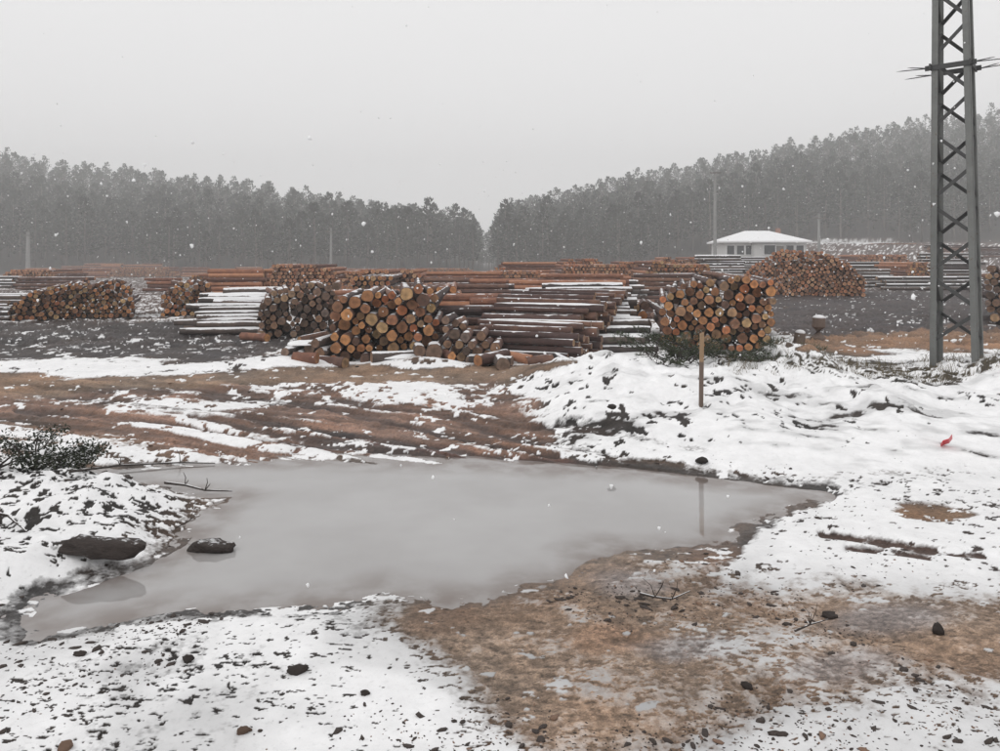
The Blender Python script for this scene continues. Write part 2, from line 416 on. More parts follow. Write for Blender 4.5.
# ground
m, nt, N, L, b = new_mat("ground_mud_and_snow")
sn = attr(nt, "snow").outputs["Fac"]; wetA = attr(nt, "wet").outputs["Fac"]; sca = attr(nt, "snowc").outputs["Fac"]
mudA = attr(nt, "mud").outputs["Color"]
geo = nt.nodes.new("ShaderNodeNewGeometry"); P = geo.outputs["Position"]
n1 = noise(nt, 38, 5, 0.7, vec=P); n2 = noise(nt, 140, 3, 0.6, vec=P); n3 = noise(nt, 9, 4, 0.6, vec=P)
ss = math_n(nt, 'ADD', sn, math_n(nt, 'MULTIPLY', math_n(nt, 'SUBTRACT', n1, 0.5), 0.8))
mask = maprange(nt, ss, 0.26, 0.66)
dark = maprange(nt, n1, 0.25, 0.75, 0.45, 1.5, False)
vm = nt.nodes.new("ShaderNodeVectorMath"); vm.operation = 'SCALE'; L.new(mudA, vm.inputs[0]); L.new(dark, vm.inputs["Scale"])
d2 = maprange(nt, n2, 0.3, 0.7, 0.62, 1.32, False)
vm2 = nt.nodes.new("ShaderNodeVectorMath"); vm2.operation = 'SCALE'; L.new(vm.outputs[0], vm2.inputs[0]); L.new(d2, vm2.inputs["Scale"])
cs = nt.nodes.new("ShaderNodeCombineXYZ")
sv = math_n(nt, 'MULTIPLY', sca, maprange(nt, n3, 0.3, 0.7, 0.93, 1.05, False))
L.new(sv, cs.inputs[0]); L.new(math_n(nt, 'MULTIPLY', sv, 0.996), cs.inputs[1]); L.new(sv, cs.inputs[2])
thin = mixc(nt, 0.45, vm2.outputs[0], cs.outputs[0])
edge = maprange(nt, ss, 0.55, 1.0)
snowcol = mixc(nt, edge, thin, cs.outputs[0])
L.new(mixc(nt, mask, vm2.outputs[0], snowcol), b.inputs["Base Color"])
rg = maprange(nt, math_n(nt, 'ADD', wetA, math_n(nt, 'MULTIPLY', math_n(nt, 'SUBTRACT', n3, 0.5), 0.5)), 0.2, 1.1, 0.85, 0.30, False)
mr = nt.nodes.new("ShaderNodeMix"); mr.data_type = 'FLOAT'
L.new(mask, mr.inputs[0]); L.new(rg, mr.inputs[2]); mr.inputs[3].default_value = 0.75
L.new(mr.outputs[0], b.inputs["Roughness"]); b.inputs["Specular IOR Level"].default_value = 0.35
bh = math_n(nt, 'ADD', math_n(nt, 'MULTIPLY', n1, 0.7), math_n(nt, 'MULTIPLY', n2, 0.3))
bump(nt, b, math_n(nt, 'ADD', math_n(nt, 'MULTIPLY', bh, maprange(nt, mask, 0, 1, 1.0, 0.35, False)), math_n(nt, 'MULTIPLY', mask, 0.5)), 0.55, 0.012)
M["ground"] = m

# pond water: turbid, slushy
m, nt, N, L, b = new_mat("turbid_pond_water")
geo = nt.nodes.new("ShaderNodeNewGeometry"); P = geo.outputs["Position"]
w1 = noise(nt, 0.8, 4, 0.6, vec=P); w2 = noise(nt, 5, 3, 0.5, vec=P)
wc = mixc(nt, maprange(nt, w1, 0.3, 0.7), (0.325, 0.314, 0.309), (0.39, 0.382, 0.379))
silt = math_n(nt, 'MULTIPLY', attr(nt, "silt").outputs["Fac"], maprange(nt, w2, 0.3, 0.65, 0.35, 0.95))
L.new(mixc(nt, silt, wc, (0.155, 0.122, 0.105)), b.inputs["Base Color"])
b.inputs["Roughness"].default_value = 0.03; b.inputs["IOR"].default_value = 1.5
bump(nt, b, w2, 0.05, 0.01)
M["water"] = m

def bark(name, cols, snowt):
    m, nt, N, L, b = new_mat(name)
    tcn = nt.nodes.new("ShaderNodeTexCoord")
    mp = nt.nodes.new("ShaderNodeMapping"); mp.inputs["Scale"].default_value = (3, 6, 3); L.new(tcn.outputs["Object"], mp.inputs[0])
    geo = nt.nodes.new("ShaderNodeNewGeometry")
    f = noise(nt, 5, 5, 0.7, vec=geo.outputs["Position"])
    tint = math_n(nt, 'FRACT', math_n(nt, 'ADD', attr(nt, "tint").outputs["Fac"], obj_random(nt)))
    k = math_n(nt, 'ADD', math_n(nt, 'MULTIPLY', f, 0.7), math_n(nt, 'MULTIPLY', tint, 0.5))
    c = ramp(nt, k, list(zip((0.2, 0.5, 0.68, 0.95), cols)))
    f3 = noise(nt, 26, 4, 0.7, vec=geo.outputs["Position"])
    up = up_normal(nt)
    f2 = noise(nt, 2.3, 4, 0.65, vec=geo.outputs["Position"])
    s = maprange(nt, math_n(nt, 'ADD', up, math_n(nt, 'MULTIPLY', math_n(nt, 'SUBTRACT', f2, 0.5), 1.1)), snowt, snowt + 0.12)
    c = mixc(nt, s, c, (0.84, 0.84, 0.85))
    L.new(c, b.inputs["Base Color"]); b.inputs["Roughness"].default_value = 0.8
    bump(nt, b, f3, 0.6, 0.02)
    M[name] = m
bark("bark", [(0.030, 0.018, 0.017), (0.066, 0.036, 0.032), (0.115, 0.060, 0.047), (0.23, 0.118, 0.072)], 0.90)
bark("bark_red", [(0.07, 0.033, 0.026), (0.16, 0.070, 0.047), (0.29, 0.128, 0.076), (0.46, 0.22, 0.12)], 1.0)
bark("bark_snowy", [(0.028, 0.023, 0.022), (0.055, 0.043, 0.040), (0.085, 0.064, 0.056), (0.14, 0.095, 0.075)], 0.60)

def cutwood(name, stops):
    m, nt, N, L, b = new_mat(name)
    tint = math_n(nt, 'FRACT', math_n(nt, 'ADD', attr(nt, "tint").outputs["Fac"], obj_random(nt)))
    c = ramp(nt, tint, stops)
    rad = attr(nt, "rad").outputs["Fac"]                        # 0 at the pith, 1 at the bark
    geo = nt.nodes.new("ShaderNodeNewGeometry")
    f = noise(nt, 14, 4, 0.6, vec=geo.outputs["Position"])
    rings = math_n(nt, 'SINE', math_n(nt, 'ADD', math_n(nt, 'MULTIPLY', rad, 46), math_n(nt, 'MULTIPLY', f, 6)))
    k = math_n(nt, 'ADD', math_n(nt, 'MULTIPLY', rings, 0.07), maprange(nt, f, 0.28, 0.72, 0.52, 1.28, False))
    heart = maprange(nt, rad, 0.25, 0.62, 0.84, 1.08)
    k = math_n(nt, 'MULTIPLY', k, heart)
    vm = nt.nodes.new("ShaderNodeVectorMath"); vm.operation = 'SCALE'; L.new(c, vm.inputs[0]); L.new(k, vm.inputs["Scale"])
    rim = maprange(nt, rad, 0.9, 0.96)
    L.new(mixc(nt, rim, vm.outputs[0], (0.07, 0.045, 0.035)), b.inputs["Base Color"]); b.inputs["Roughness"].default_value = 0.75
    bump(nt, b, f, 0.3, 0.01)
    M[name] = m
cutwood("cut_fresh", [(0.0, (0.11, 0.058, 0.04)), (0.2, (0.30, 0.135, 0.062)), (0.45, (0.52, 0.25, 0.10)), (0.62, (0.44, 0.145, 0.06)), (0.78, (0.25, 0.125, 0.07)), (0.9, (0.56, 0.36, 0.17)), (1.0, (0.15, 0.085, 0.058))])
cutwood("cut_old", [(0.0, (0.10, 0.068, 0.052)), (0.3, (0.20, 0.12, 0.08)), (0.6, (0.30, 0.17, 0.10)), (0.8, (0.15, 0.11, 0.095)), (1.0, (0.40, 0.25, 0.14))])
cutwood("cut_pink", [(0.0, (0.20, 0.105, 0.068)), (0.4, (0.50, 0.245, 0.13)), (0.7, (0.42, 0.165, 0.085)), (1.0, (0.54, 0.33, 0.19))])

m, nt, N, L, b = new_mat("clean_snow")
geo = nt.nodes.new("ShaderNodeNewGeometry")
f = noise(nt, 30, 4, 0.6, vec=geo.outputs["Position"])
L.new(mixc(nt, f, (0.82, 0.82, 0.83), (0.88, 0.88, 0.885)), b.inputs["Base Color"]); b.inputs["Roughness"].default_value = 0.8
bump(nt, b, f, 0.3, 0.01); M["snow"] = m

def foliage(name, dark, light, snowt, snowamp, scale):
    m, nt, N, L, b = new_mat(name)
    geo = nt.nodes.new("ShaderNodeNewGeometry")
    f = noise(nt, scale, 3, 0.6, vec=geo.outputs["Position"])
    r = obj_random(nt)
    k = math_n(nt, 'ADD', math_n(nt, 'MULTIPLY', f, 0.8), math_n(nt, 'MULTIPLY', math_n(nt, 'FRACT', math_n(nt, 'ADD', r, attr(nt, "tint").outputs["Fac"])), 0.3))
    c = mixc(nt, maprange(nt, k, 0.3, 0.85), dark, light)
    fr = attr(nt, "frost").outputs["Fac"]
    s = maprange(nt, math_n(nt, 'ADD', fr, math_n(nt, 'MULTIPLY', math_n(nt, 'SUBTRACT', f, 0.5), snowamp)), snowt, snowt + 0.2)
    L.new(mixc(nt, s, c, (0.8, 0.8, 0.81)), b.inputs["Base Color"]); b.inputs["Roughness"].default_value = 0.8
    b.inputs["Specular IOR Level"].default_value = 0.15
    M[name] = m
foliage("pine_needles", (0.030, 0.040, 0.030), (0.085, 0.098, 0.082), 0.80, 0.3, 0.7)
foliage("bush_leaves", (0.018, 0.024, 0.016), (0.060, 0.068, 0.044), 0.62, 0.5, 9)
foliage("cut_needles", (0.022, 0.034, 0.018), (0.09, 0.11, 0.055), 0.86, 0.4, 10)
simple("trunk_bark", (0.14, 0.12, 0.11), 0.85, 0.3, 2.0, 0.3, 0.02, randomise=0.35)
simple("twig_bark", (0.045, 0.035, 0.03), 0.8, 0.35, 30, 0.3, 0.004, snow=(0.9, 9, 0.9))
simple("clod_soil", (0.040, 0.031, 0.027), 0.75, 0.5, 30, 0.6, 0.01, randomise=0.4)
simple("clod_tan", (0.16, 0.10, 0.07), 0.75, 0.5, 30, 0.6, 0.01, randomise=0.4)
simple("rock_brown", (0.066, 0.050, 0.044), 0.6, 0.6, 5, 1.0, 0.05, snow=(0.98, 4, 0.9))
simple("stake_wood", (0.15, 0.11, 0.09), 0.75, 0.35, 14, 0.4, 0.004)
simple("stake_top_wood", (0.30, 0.20, 0.12), 0.7, 0.25, 14, 0.3, 0.004)
simple("grey_concrete", (0.30, 0.30, 0.295), 0.8, 0.2, 6, 0.3, 0.01)
simple("pole_wood", (0.20, 0.185, 0.17), 0.8, 0.2, 3, 0.3, 0.01)
simple("white_wall", (0.60, 0.60, 0.59), 0.8, 0.08, 1.2, 0.1, 0.01)
simple("window_frame_white", (0.7, 0.7, 0.7), 0.5, 0.05, 3, 0)
simple("dark_glass", (0.06, 0.065, 0.07), 0.1, 0.2, 2, 0)
simple("red_plastic", (0.55, 0.015, 0.03), 0.35, 0.15, 30, 0.2, 0.004, spec=0.5)
simple("dry_grass_blade", (0.13, 0.105, 0.065), 0.8, 0.4, 8, 0)
simple("brick_chimney", (0.30, 0.17, 0.13), 0.8, 0.2, 6, 0.3, 0.01)
# galvanised steel, weathered
m, nt, N, L, b = new_mat("galvanised_steel")
geo = nt.nodes.new("ShaderNodeNewGeometry")
f = noise(nt, 5, 5, 0.7, vec=geo.outputs["Position"]); f2 = noise(nt, 30, 3, 0.6, vec=geo.outputs["Position"])
c = mixc(nt, f, (0.10, 0.103, 0.10), (0.21, 0.215, 0.205))
c = mixc(nt, maprange(nt, f2, 0.6, 0.75), c, (0.12, 0.085, 0.065))
L.new(c, b.inputs["Base Color"]); b.inputs["Metallic"].default_value = 0.35; b.inputs["Roughness"].default_value = 0.6
M["steel"] = m
simple("steel_dark", (0.055, 0.055, 0.055), 0.6, 0.3, 12, 0.1, 0.003)

# ------------------------------------------------------------------ mesh helpers
class MB:
    def __init__(s): s.v = []; s.f = []; s.mi = []; s.n = 0; s.at = {}
    def add(s, V, F, mi=0, **at):
        V = np.asarray(V, float); s.v.append(V); s.f += [tuple(int(i) + s.n for i in f) for f in F]; s.mi += [mi] * len(F)
        for k in set(list(at) + list(s.at)):
            a = at.get(k, 0.0); a = np.full(len(V), a) if np.isscalar(a) else np.asarray(a, float)
            s.at.setdefault(k, [np.zeros(s.n)] if s.n else []).append(a)
        s.n += len(V)
    def mesh(s, name, mats, smooth=False):
        me = bpy.data.meshes.new(name)
        V = np.concatenate(s.v) if s.v else np.zeros((0, 3))
        me.from_pydata(V.tolist(), [], s.f)
        for q in (mats if isinstance(mats, (list, tuple)) else [mats]): me.materials.append(q)
        if any(s.mi): me.polygons.foreach_set("material_index", np.array(s.mi, np.int32))
        for k, a in s.at.items():
            t = me.attributes.new(k, 'FLOAT', 'POINT'); t.data.foreach_set("value", np.concatenate(a).astype(np.float32))
        if smooth: me.polygons.foreach_set("use_smooth", np.ones(len(me.polygons), bool))
        me.update(); return me

def link(name, me, parent=None, loc=None, **props):
    o = bpy.data.objects.new(name, me); C.objects.link(o)
    if parent: o.parent = parent
    if loc is not None: o.location = tuple(loc)
    for k, v in props.items(): o[k] = v
    return o
def tag(o, label, cat, group=None):
    o["label"] = label; o["category"] = cat
    if group: o["group"] = group
    return o
def thing(name, label, cat, loc=(0, 0, 0), rz=0, group=None):
    o = link(name, None, None, loc); o.rotation_euler = (0, 0, rz); o.empty_display_size = 0.2
    return tag(o, label, cat, group)

def tube(pts, rads, n=8, caps=True, jit=0.0, rng=random):
    pts = np.asarray(pts, float); V = []; F = []
    up = np.array([0.0, 0, 1])
    for i, p in enumerate(pts):
        t = pts[min(i + 1, len(pts) - 1)] - pts[max(i - 1, 0)]; t = t / (np.linalg.norm(t) + 1e-9)
        a = np.cross(t, up)
        if np.linalg.norm(a) < 0.05: a = np.cross(t, [1.0, 0, 0])
        a /= np.linalg.norm(a); b2 = np.cross(t, a)
        for k in range(n):
            an = 2 * math.pi * k / n; r = rads[i] * (1 + jit * (rng.random() - 0.5))
            V.append(p + r * (math.cos(an) * a + math.sin(an) * b2))
    for i in range(len(pts) - 1):
        for k in range(n):
            q = (k + 1) % n
            F.append((i * n + k, i * n + q, (i + 1) * n + q, (i + 1) * n + k))
    if caps:
        F.append(tuple(range(n))[::-1]); F.append(tuple(range((len(pts) - 1) * n, len(pts) * n)))
    return np.array(V), F

def box(cx, cy, cz, sx, sy, sz):
    V = [(cx + a * sx / 2, cy + b * sy / 2, cz + c * sz / 2) for a in (-1, 1) for b in (-1, 1) for c in (-1, 1)]
    return V, [(0, 1, 3, 2), (4, 6, 7, 5), (0, 4, 5, 1), (2, 3, 7, 6), (0, 2, 6, 4), (1, 5, 7, 3)]

def bar(p, q, w, t, roll=(0, 0, 1)):    # flat bar of width w and thickness t from p to q
    p = np.asarray(p, float); q = np.asarray(q, float); d = q - p; d /= np.linalg.norm(d)
    n_ = np.asarray(roll, float); n_ = n_ - d * n_.dot(d); n_ /= np.linalg.norm(n_); s_ = np.cross(d, n_)
    V = [e + a * s_ * w / 2 + b_ * n_ * t / 2 for e in (p, q) for a, b_ in ((-1, -1), (1, -1), (1, 1), (-1, 1))]
    return np.array(V), [(3, 2, 1, 0), (4, 5, 6, 7), (0, 1, 5, 4), (1, 2, 6, 5), (2, 3, 7, 6), (3, 0, 4, 7)]

ICO = None
def ico(sub=1):
    import bmesh
    bm = bmesh.new(); bmesh.ops.create_icosphere(bm, subdivisions=sub, radius=1)
    V = np.array([v.co[:] for v in bm.verts]); F = [tuple(v.index for v in f.verts) for f in bm.faces]; bm.free(); return V, F
ICO1, ICO2, ICO3 = ico(1), ico(2), ico(3)

def rock_mesh(name, mat, seed, sub=2, rough=0.35, sm=True):
    V, F = {1: ICO1, 2: ICO2, 3: ICO3}[sub]; V = V.copy()
    r = np.random.default_rng(seed)
    for k in range(7):
        d = r.normal(size=3); d /= np.linalg.norm(d)
        s = V @ d; V -= np.outer(np.clip(s - r.uniform(0.55, 0.9), 0, 1), d) * 0.7
    V *= (1 + rough * 0.6 * (fbm(V[:, 0] * 2.2 + seed + V[:, 2], V[:, 1] * 2.2 + V[:, 2] * 1.7, 4, seed, 0.65))[:, None])
    mb = MB(); mb.add(V, F); return mb.mesh(name, M[mat], sm)

# ------------------------------------------------------------------ ground sheet
def build_ground():
    vs = np.concatenate([np.arange(770, 480, -0.85), np.arange(480, 300, -0.6)])
    ys = CAM_H * FPX / (vs - HORIZ)
    ys = np.concatenate([[-40, -12, -4, -1.5, -0.4, 0.3, 0.8, 1.3, 1.7, 2.0], ys[ys > 2.05]])
    far = [ys[-1]]
    while far[-1] < 560: far.append(far[-1] * (1.0045 if far[-1] < 60 else 1.03))
    ys = np.concatenate([ys, far[1:], [700, 1000, 1600]])
    dense = np.linspace(-0.80, 0.80, 860)
    ts = np.concatenate([[-6, -3, -1.8, -1.2, -0.95], dense, [0.95, 1.2, 1.8, 3, 6]])
    Y, T = np.meshgrid(ys, ts, indexing='ij')
    X = T * np.maximum(Y, 2.0) * np.where(Y < 2, 1 + (2 - Y) * 0.3, 1)
    x, y = X.ravel(), Y.ravel()
    h, d = full_height(x, y)
    V = np.stack([x, y, h], 1).astype(np.float32)
    nr, nc = Y.shape
    idx = np.arange(nr * nc).reshape(nr, nc)
    Q = np.stack([idx[:-1, :-1], idx[:-1, 1:], idx[1:, 1:], idx[1:, :-1]], -1).reshape(-1, 4).astype(np.int32)
    me = bpy.data.meshes.new("ground")
    me.vertices.add(len(V)); me.vertices.foreach_set("co", V.ravel())
    me.loops.add(Q.size); me.loops.foreach_set("vertex_index", Q.ravel())
    me.polygons.add(len(Q)); me.polygons.foreach_set("loop_start", np.arange(0, Q.size, 4, dtype=np.int32))
    me.polygons.foreach_set("use_smooth", np.ones(len(Q), bool))
    for k, a in (("snow", d[0]), ("snowc", d[2]), ("wet", d[3])):
        t = me.attributes.new(k, 'FLOAT', 'POINT'); t.data.foreach_set("value", a.astype(np.float32))
    t = me.attributes.new("mud", 'FLOAT_COLOR', 'POINT')
    t.data.foreach_set("color", np.concatenate([d[1], np.ones((len(V), 1))], 1).astype(np.float32).ravel())
    me.materials.append(M["ground"]); me.update(calc_edges=True); me.validate()
    link("ground", me, kind="structure", label="muddy timber yard ground under thin patchy snow")
build_ground()

def gz(x, y):
    return float(full_height(np.array([float(x)]), np.array([float(y)]))[0][0])
def gzs(x, y): return full_height(np.asarray(x, float), np.asarray(y, float))[0]

# pond: one sheet that ends under the banks
mb = MB()
xs = [p[0] for p in POND]; yl = [p[1] for p in POND]
x0, x1, y0, y1 = min(xs) - 0.35, max(xs) + 0.35, min(yl) - 0.3, max(yl) + 0.3
gx, gy = np.meshgrid(np.linspace(x0, x1, 140), np.linspace(y0, y1, 90), indexing='ij')
pd = poly_sd(POND, gx.ravel(), gy.ravel()) + 0.06 * fbm(gx.ravel() * 3, gy.ravel() * 3, 3, 14); keep = pd > -0.30
idx = np.arange(gx.size).reshape(gx.shape); kk = keep.reshape(gx.shape)
F = [(idx[i, j], idx[i + 1, j], idx[i + 1, j + 1], idx[i, j + 1]) for i in range(139) for j in range(89) if kk[i, j] and kk[i + 1, j] and kk[i + 1, j + 1] and kk[i, j + 1]]
mb.add(np.stack([gx.ravel(), gy.ravel(), np.full(gx.size, WATER_Z)], 1), F, silt=smooth(0.34, -0.02, pd))
pond_me = mb.mesh("pond_water", M["water"], True)
link("pond_water", pond_me, kind="structure", label="still grey puddle of muddy meltwater across the yard")

# ------------------------------------------------------------------ lattice mast
def build_mast():
    yb = 9.15
    fx = (957 - 500) / FPX * yb; zb = gz(fx, yb) - 0.15
    wpx = lambda px: px / FPX * yb
    base_w, top_w, Ht = wpx(41), wpx(29), 5.1
    t = thing("lattice_mast", "tall grey steel lattice power mast standing on the snow bank", "mast", (fx, yb, zb), math.radians(-31 - 8), None)
    t.rotation_euler = (0, -0.0107, math.radians(-31 - 8))
    half = lambda z: (base_w + (top_w - base_w) * z / Ht) / 2
    for sx in (-1, 1):
        for sy in (-1, 1):
            mb = MB()
            p0, p1 = np.array([sx * half(0), sy * half(0), 0]), np.array([sx * half(Ht), sy * half(Ht), Ht])
            lw, th = 0.064, 0.011
            ax = np.array([-sx * lw / 2, 0, 0]); ay = np.array([0, -sy * lw / 2, 0])
            mb.add(*bar(p0 + ax, p1 + ax, lw, th, (0, 1, 0)))
            e = np.array([sx * 0.001, -sy * (th / 2 + 0.001), 0])
            mb.add(*bar(p0 + ay + e, p1 + ay + e, lw - 0.004, th, (1, 0, 0)))
            link("leg", mb.mesh("mast_leg", M["steel"]), t)
    n = 11; zs = [0.35 + (Ht - 0.35) * i / n for i in range(n + 1)]
    for f in range(4):
        a = f * math.pi / 2; R = np.array([[math.cos(a), -math.sin(a), 0], [math.sin(a), math.cos(a), 0], [0, 0, 1]])
        for i in range(n):
            s = 1 if (i + f % 2) % 2 else -1
            za, zb_ = zs[i] + 0.07, zs[i + 1] - 0.07
            p = R @ np.array([s * (half(za) - 0.05), -half(za) + 0.014, za]); q = R @ np.array([-s * (half(zb_) - 0.05), -half(zb_) + 0.014, zb_])
            mb = MB(); mb.add(*bar(p, q, 0.042, 0.006, R @ np.array([0, -1, 0])))
            e = R @ np.array([0, 0.018, 0.0]); mb.add(*bar(p + e + [0, 0, 0.02], q + e + [0, 0, 0.02], 0.008, 0.036, R @ np.array([0, -1, 0])))
            link("brace", mb.mesh("mast_brace", M["steel_dark"]), t)
    # climbing guard seen against the sky
    zg = at(957, 68, yb)[2] - zb; hg = half(zg) + 0.012
    for f in range(4):
        a = f * math.pi / 2; R = np.array([[math.cos(a), -math.sin(a), 0], [math.sin(a), math.cos(a), 0], [0, 0, 1]])
        mb = MB(); mb.add(*bar(R @ np.array([-hg - 0.06, -hg, zg + 0.004 * f]), R @ np.array([hg + 0.06, -hg, zg + 0.004 * f]), 0.06, 0.02, R @ np.array([0, -1, 0])))
        g = link("guard_bar", mb.mesh("mast_guard_bar", M["steel_dark"]), t)
        for s in (-1, 1):
            for k, (dx, dz, ln) in enumerate(((0.95, 0.0, 0.34), (0.85, 0.12, 0.22))[:2 if f % 2 == 0 else 0]):
                mb = MB(); p = R @ np.array([s * (hg + 0.03), -hg - 0.012 * k, zg]); d = R @ np.array([s * dx, -0.3 * s * (f - 1.5) * 0.5, 0.0]) + np.array([0, 0, dz])
                V, F = tube([p, p + d / np.linalg.norm(d) * ln * 0.8, p + d / np.linalg.norm(d) * ln], [0.007, 0.006, 0.001], 5); mb.add(V, F)
                link("spike", mb.mesh("mast_spike", M["steel_dark"]), g)
build_mast()

# ------------------------------------------------------------------ logs
def ordinal(n):
    w = ["zeroth", "first", "second", "third", "fourth", "fifth", "sixth", "seventh", "eighth", "ninth", "tenth", "eleventh", "twelfth", "thirteenth",
         "fourteenth", "fifteenth", "sixteenth", "seventeenth", "eighteenth", "nineteenth", "twentieth"]
    if n <= 20: return w[n]
    tens = {2: "twenty", 3: "thirty", 4: "forty"}[n // 10]
    return tens + ("-" + w[n % 10] if n % 10 else "") if n % 10 else tens[:-1] + "ieth"

def pack(x0, x1, Hf, rf, nmax, rng):
    xs, zs, rs = [], [], []
    fails = 0
    while len(xs) < nmax and fails < 60:
        r = rf(rng); X, Z, R_ = map(np.array, (xs, zs, rs)); best = None
        cand = [(x0 + r + (x1 - x0 - 2 * r) * rng.random(), r) for _ in range(14)]
        n = len(xs)
        if n:
            for i in range(n):
                cand += [(X[i] + s * math.sqrt(max((r + R_[i]) ** 2 - (r - Z[i]) ** 2, 0)), r) for s in (-1, 1)]
                for j in range(i):
                    dx, dz = X[j] - X[i], Z[j] - Z[i]; D = math.hypot(dx, dz)
                    a, b_ = R_[i] + r, R_[j] + r
                    if D < 1e-6 or D > a + b_: continue
                    t = (a * a - b_ * b_ + D * D) / (2 * D); hh = math.sqrt(max(a * a - t * t, 0))
                    mx, mz = X[i] + dx * t / D, Z[i] + dz * t / D
                    for s in (-1, 1):
                        zz = mz + s * hh * dx / D
                        if zz > (Z[i] + Z[j]) / 2: cand.append((mx - s * hh * dz / D, zz))
        for cx, cz in cand:
            if cx - r < x0 - 1e-6 or cx + r > x1 + 1e-6 or cz < r - 1e-6 or cz + 0.5 * r > Hf(cx): continue
            if n and np.min(np.hypot(X - cx, Z - cz) - R_ - r) < -0.006 * 1: continue
            k = cz + 0.02 * rng.random()
            if best is None or k < best[0]: best = (k, cx, cz)
        if best is None: fails += 1; continue
        xs.append(best[1]); zs.append(best[2]); rs.append(r)
    return list(zip(xs, zs, rs))

def log_mesh(seed, mats, ns=16, nl=5):
    """unit log along +Y: radius 1 at the near end, length 1; near cut is a separate part"""
    r = np.random.default_rng(seed); V = []; F = []; rad = []
    ph = r.uniform(0, 6.28, 4); am = r.uniform(0.01, 0.045, 4)
    bend = r.uniform(-0.12, 0.12, 2)
    prof = lambda a: 1 + sum(am[k] * math.sin((k + 2) * a + ph[k]) for k in range(4))
    for i in range(nl + 1):
        t = i / nl; tap = 1 - 0.13 * t
        ox, oz = bend * math.sin(math.pi * t)
        for k in range(ns):
            a = 2 * math.pi * k / ns; rr = tap * prof(a) * (1 + 0.02 * r.normal())
            V.append((rr * math.cos(a) + ox, t, rr * math.sin(a) + oz)); rad.append(1.0)
    for i in range(nl):
        for k in range(ns):
            q = (k + 1) % ns; F.append((i * ns + k, (i + 1) * ns + k, (i + 1) * ns + q, i * ns + q))
    nb = len(F)
    V = np.array(V); mb = MB(); mb.add(V, F, 0, rad=1.0)
    end = V[nl * ns:].copy(); c = end.mean(0)
    ev = np.concatenate([end, (end - c) * 0.9 + c + [0, 0.0006, 0], [c + [0, 0.0008, 0]]])
    ef = [(k, ns + k, ns + (k + 1) % ns, (k + 1) % ns) for k in range(ns)] + [(ns + k, 2 * ns, ns + (k + 1) % ns) for k in range(ns)]
    mb.add(ev, ef, 1, rad=np.concatenate([np.ones(ns), np.full(ns, 0.9), [0]]))
    return mb, V[:ns]

def cut_mesh(ring, seed, mat):
    r = np.random.default_rng(seed); ns = len(ring); c = ring.mean(0) + [r.uniform(-.1, .1), 0, r.uniform(-.1, .1)]
    tilt = r.uniform(-0.003, 0.003, 2)
    f = lambda q, k: (q - c) * k + c
    rings = [f(ring, 1.0), f(ring, 0.93) + [0, -0.0012, 0], f(ring, 0.6) + [0, -0.0016, 0], f(ring, 0.3) + [0, -0.0018, 0]]
    for q in rings[1:]: q[:, 1] += tilt[0] * q[:, 0] + tilt[1] * q[:, 2]
    V = np.concatenate(rings + [[c + [0, -0.002, 0]]])
    F = []
    for j in range(3):
        for k in range(ns):
            q = (k + 1) % ns; F.append((j * ns + k, j * ns + q, (j + 1) * ns + q, (j + 1) * ns + k))
    F += [(3 * ns + k, 3 * ns + (k + 1) % ns, 4 * ns) for k in range(ns)]
    mb = MB(); mb.add(V, F, 0, rad=np.concatenate([np.ones(ns), np.full(ns, .93), np.full(ns, .6), np.full(ns, .3), [0.0]]))
    return mb.mesh("log_cut_end", M[mat], False)

def snowcap_mesh(seed):
    r = np.random.default_rng(seed); ny = 16; V = []; F = []
    w0 = r.uniform(0.55, 0.8)
    for i in range(ny + 1):
        t = i / ny; tap = 1 - 0.13 * t
        w = max(0.02, w0 * (0.75 + 0.5 * (vnoise(np.array([t * 7 + seed]), np.array([0.3]), 3)[0] - 0.4)) * min(1, 9 * t, 9 * (1 - t)))
        for k in range(7):
            a = math.pi / 2 + (k - 3) / 3 * w * (1 + 0.1 * r.normal())
            lift = 1.0 + 0.20 * math.cos((k - 3) / 3 * math.pi / 2) * min(1, 9 * t, 9 * (1 - t)) if abs(k - 3) < 3 else 0.95
            V.append((tap * lift * math.cos(a), t * 0.98 + 0.01, tap * lift * math.sin(a)))
    for i in range(ny):
        for k in range(6): F.append((i * 7 + k, i * 7 + k + 1, (i + 1) * 7 + k + 1, (i + 1) * 7 + k))
    mb = MB(); mb.add(V, F); return mb.mesh("log_snow_cap", M["snow"], True)

LOGV = {}
def log_variants(bk, ck):
    if (bk, ck) not in LOGV:
        L_ = []
        for s in range(6):
            mb, ring = log_mesh(100 + s, None)
            L_.append((mb.mesh("log_bark", [M[bk], M[ck]], True), cut_mesh(ring, 200 + s, ck)))
        LOGV[(bk, ck)] = L_
    return LOGV[(bk, ck)]
CAPS = [snowcap_mesh(s) for s in range(6)]

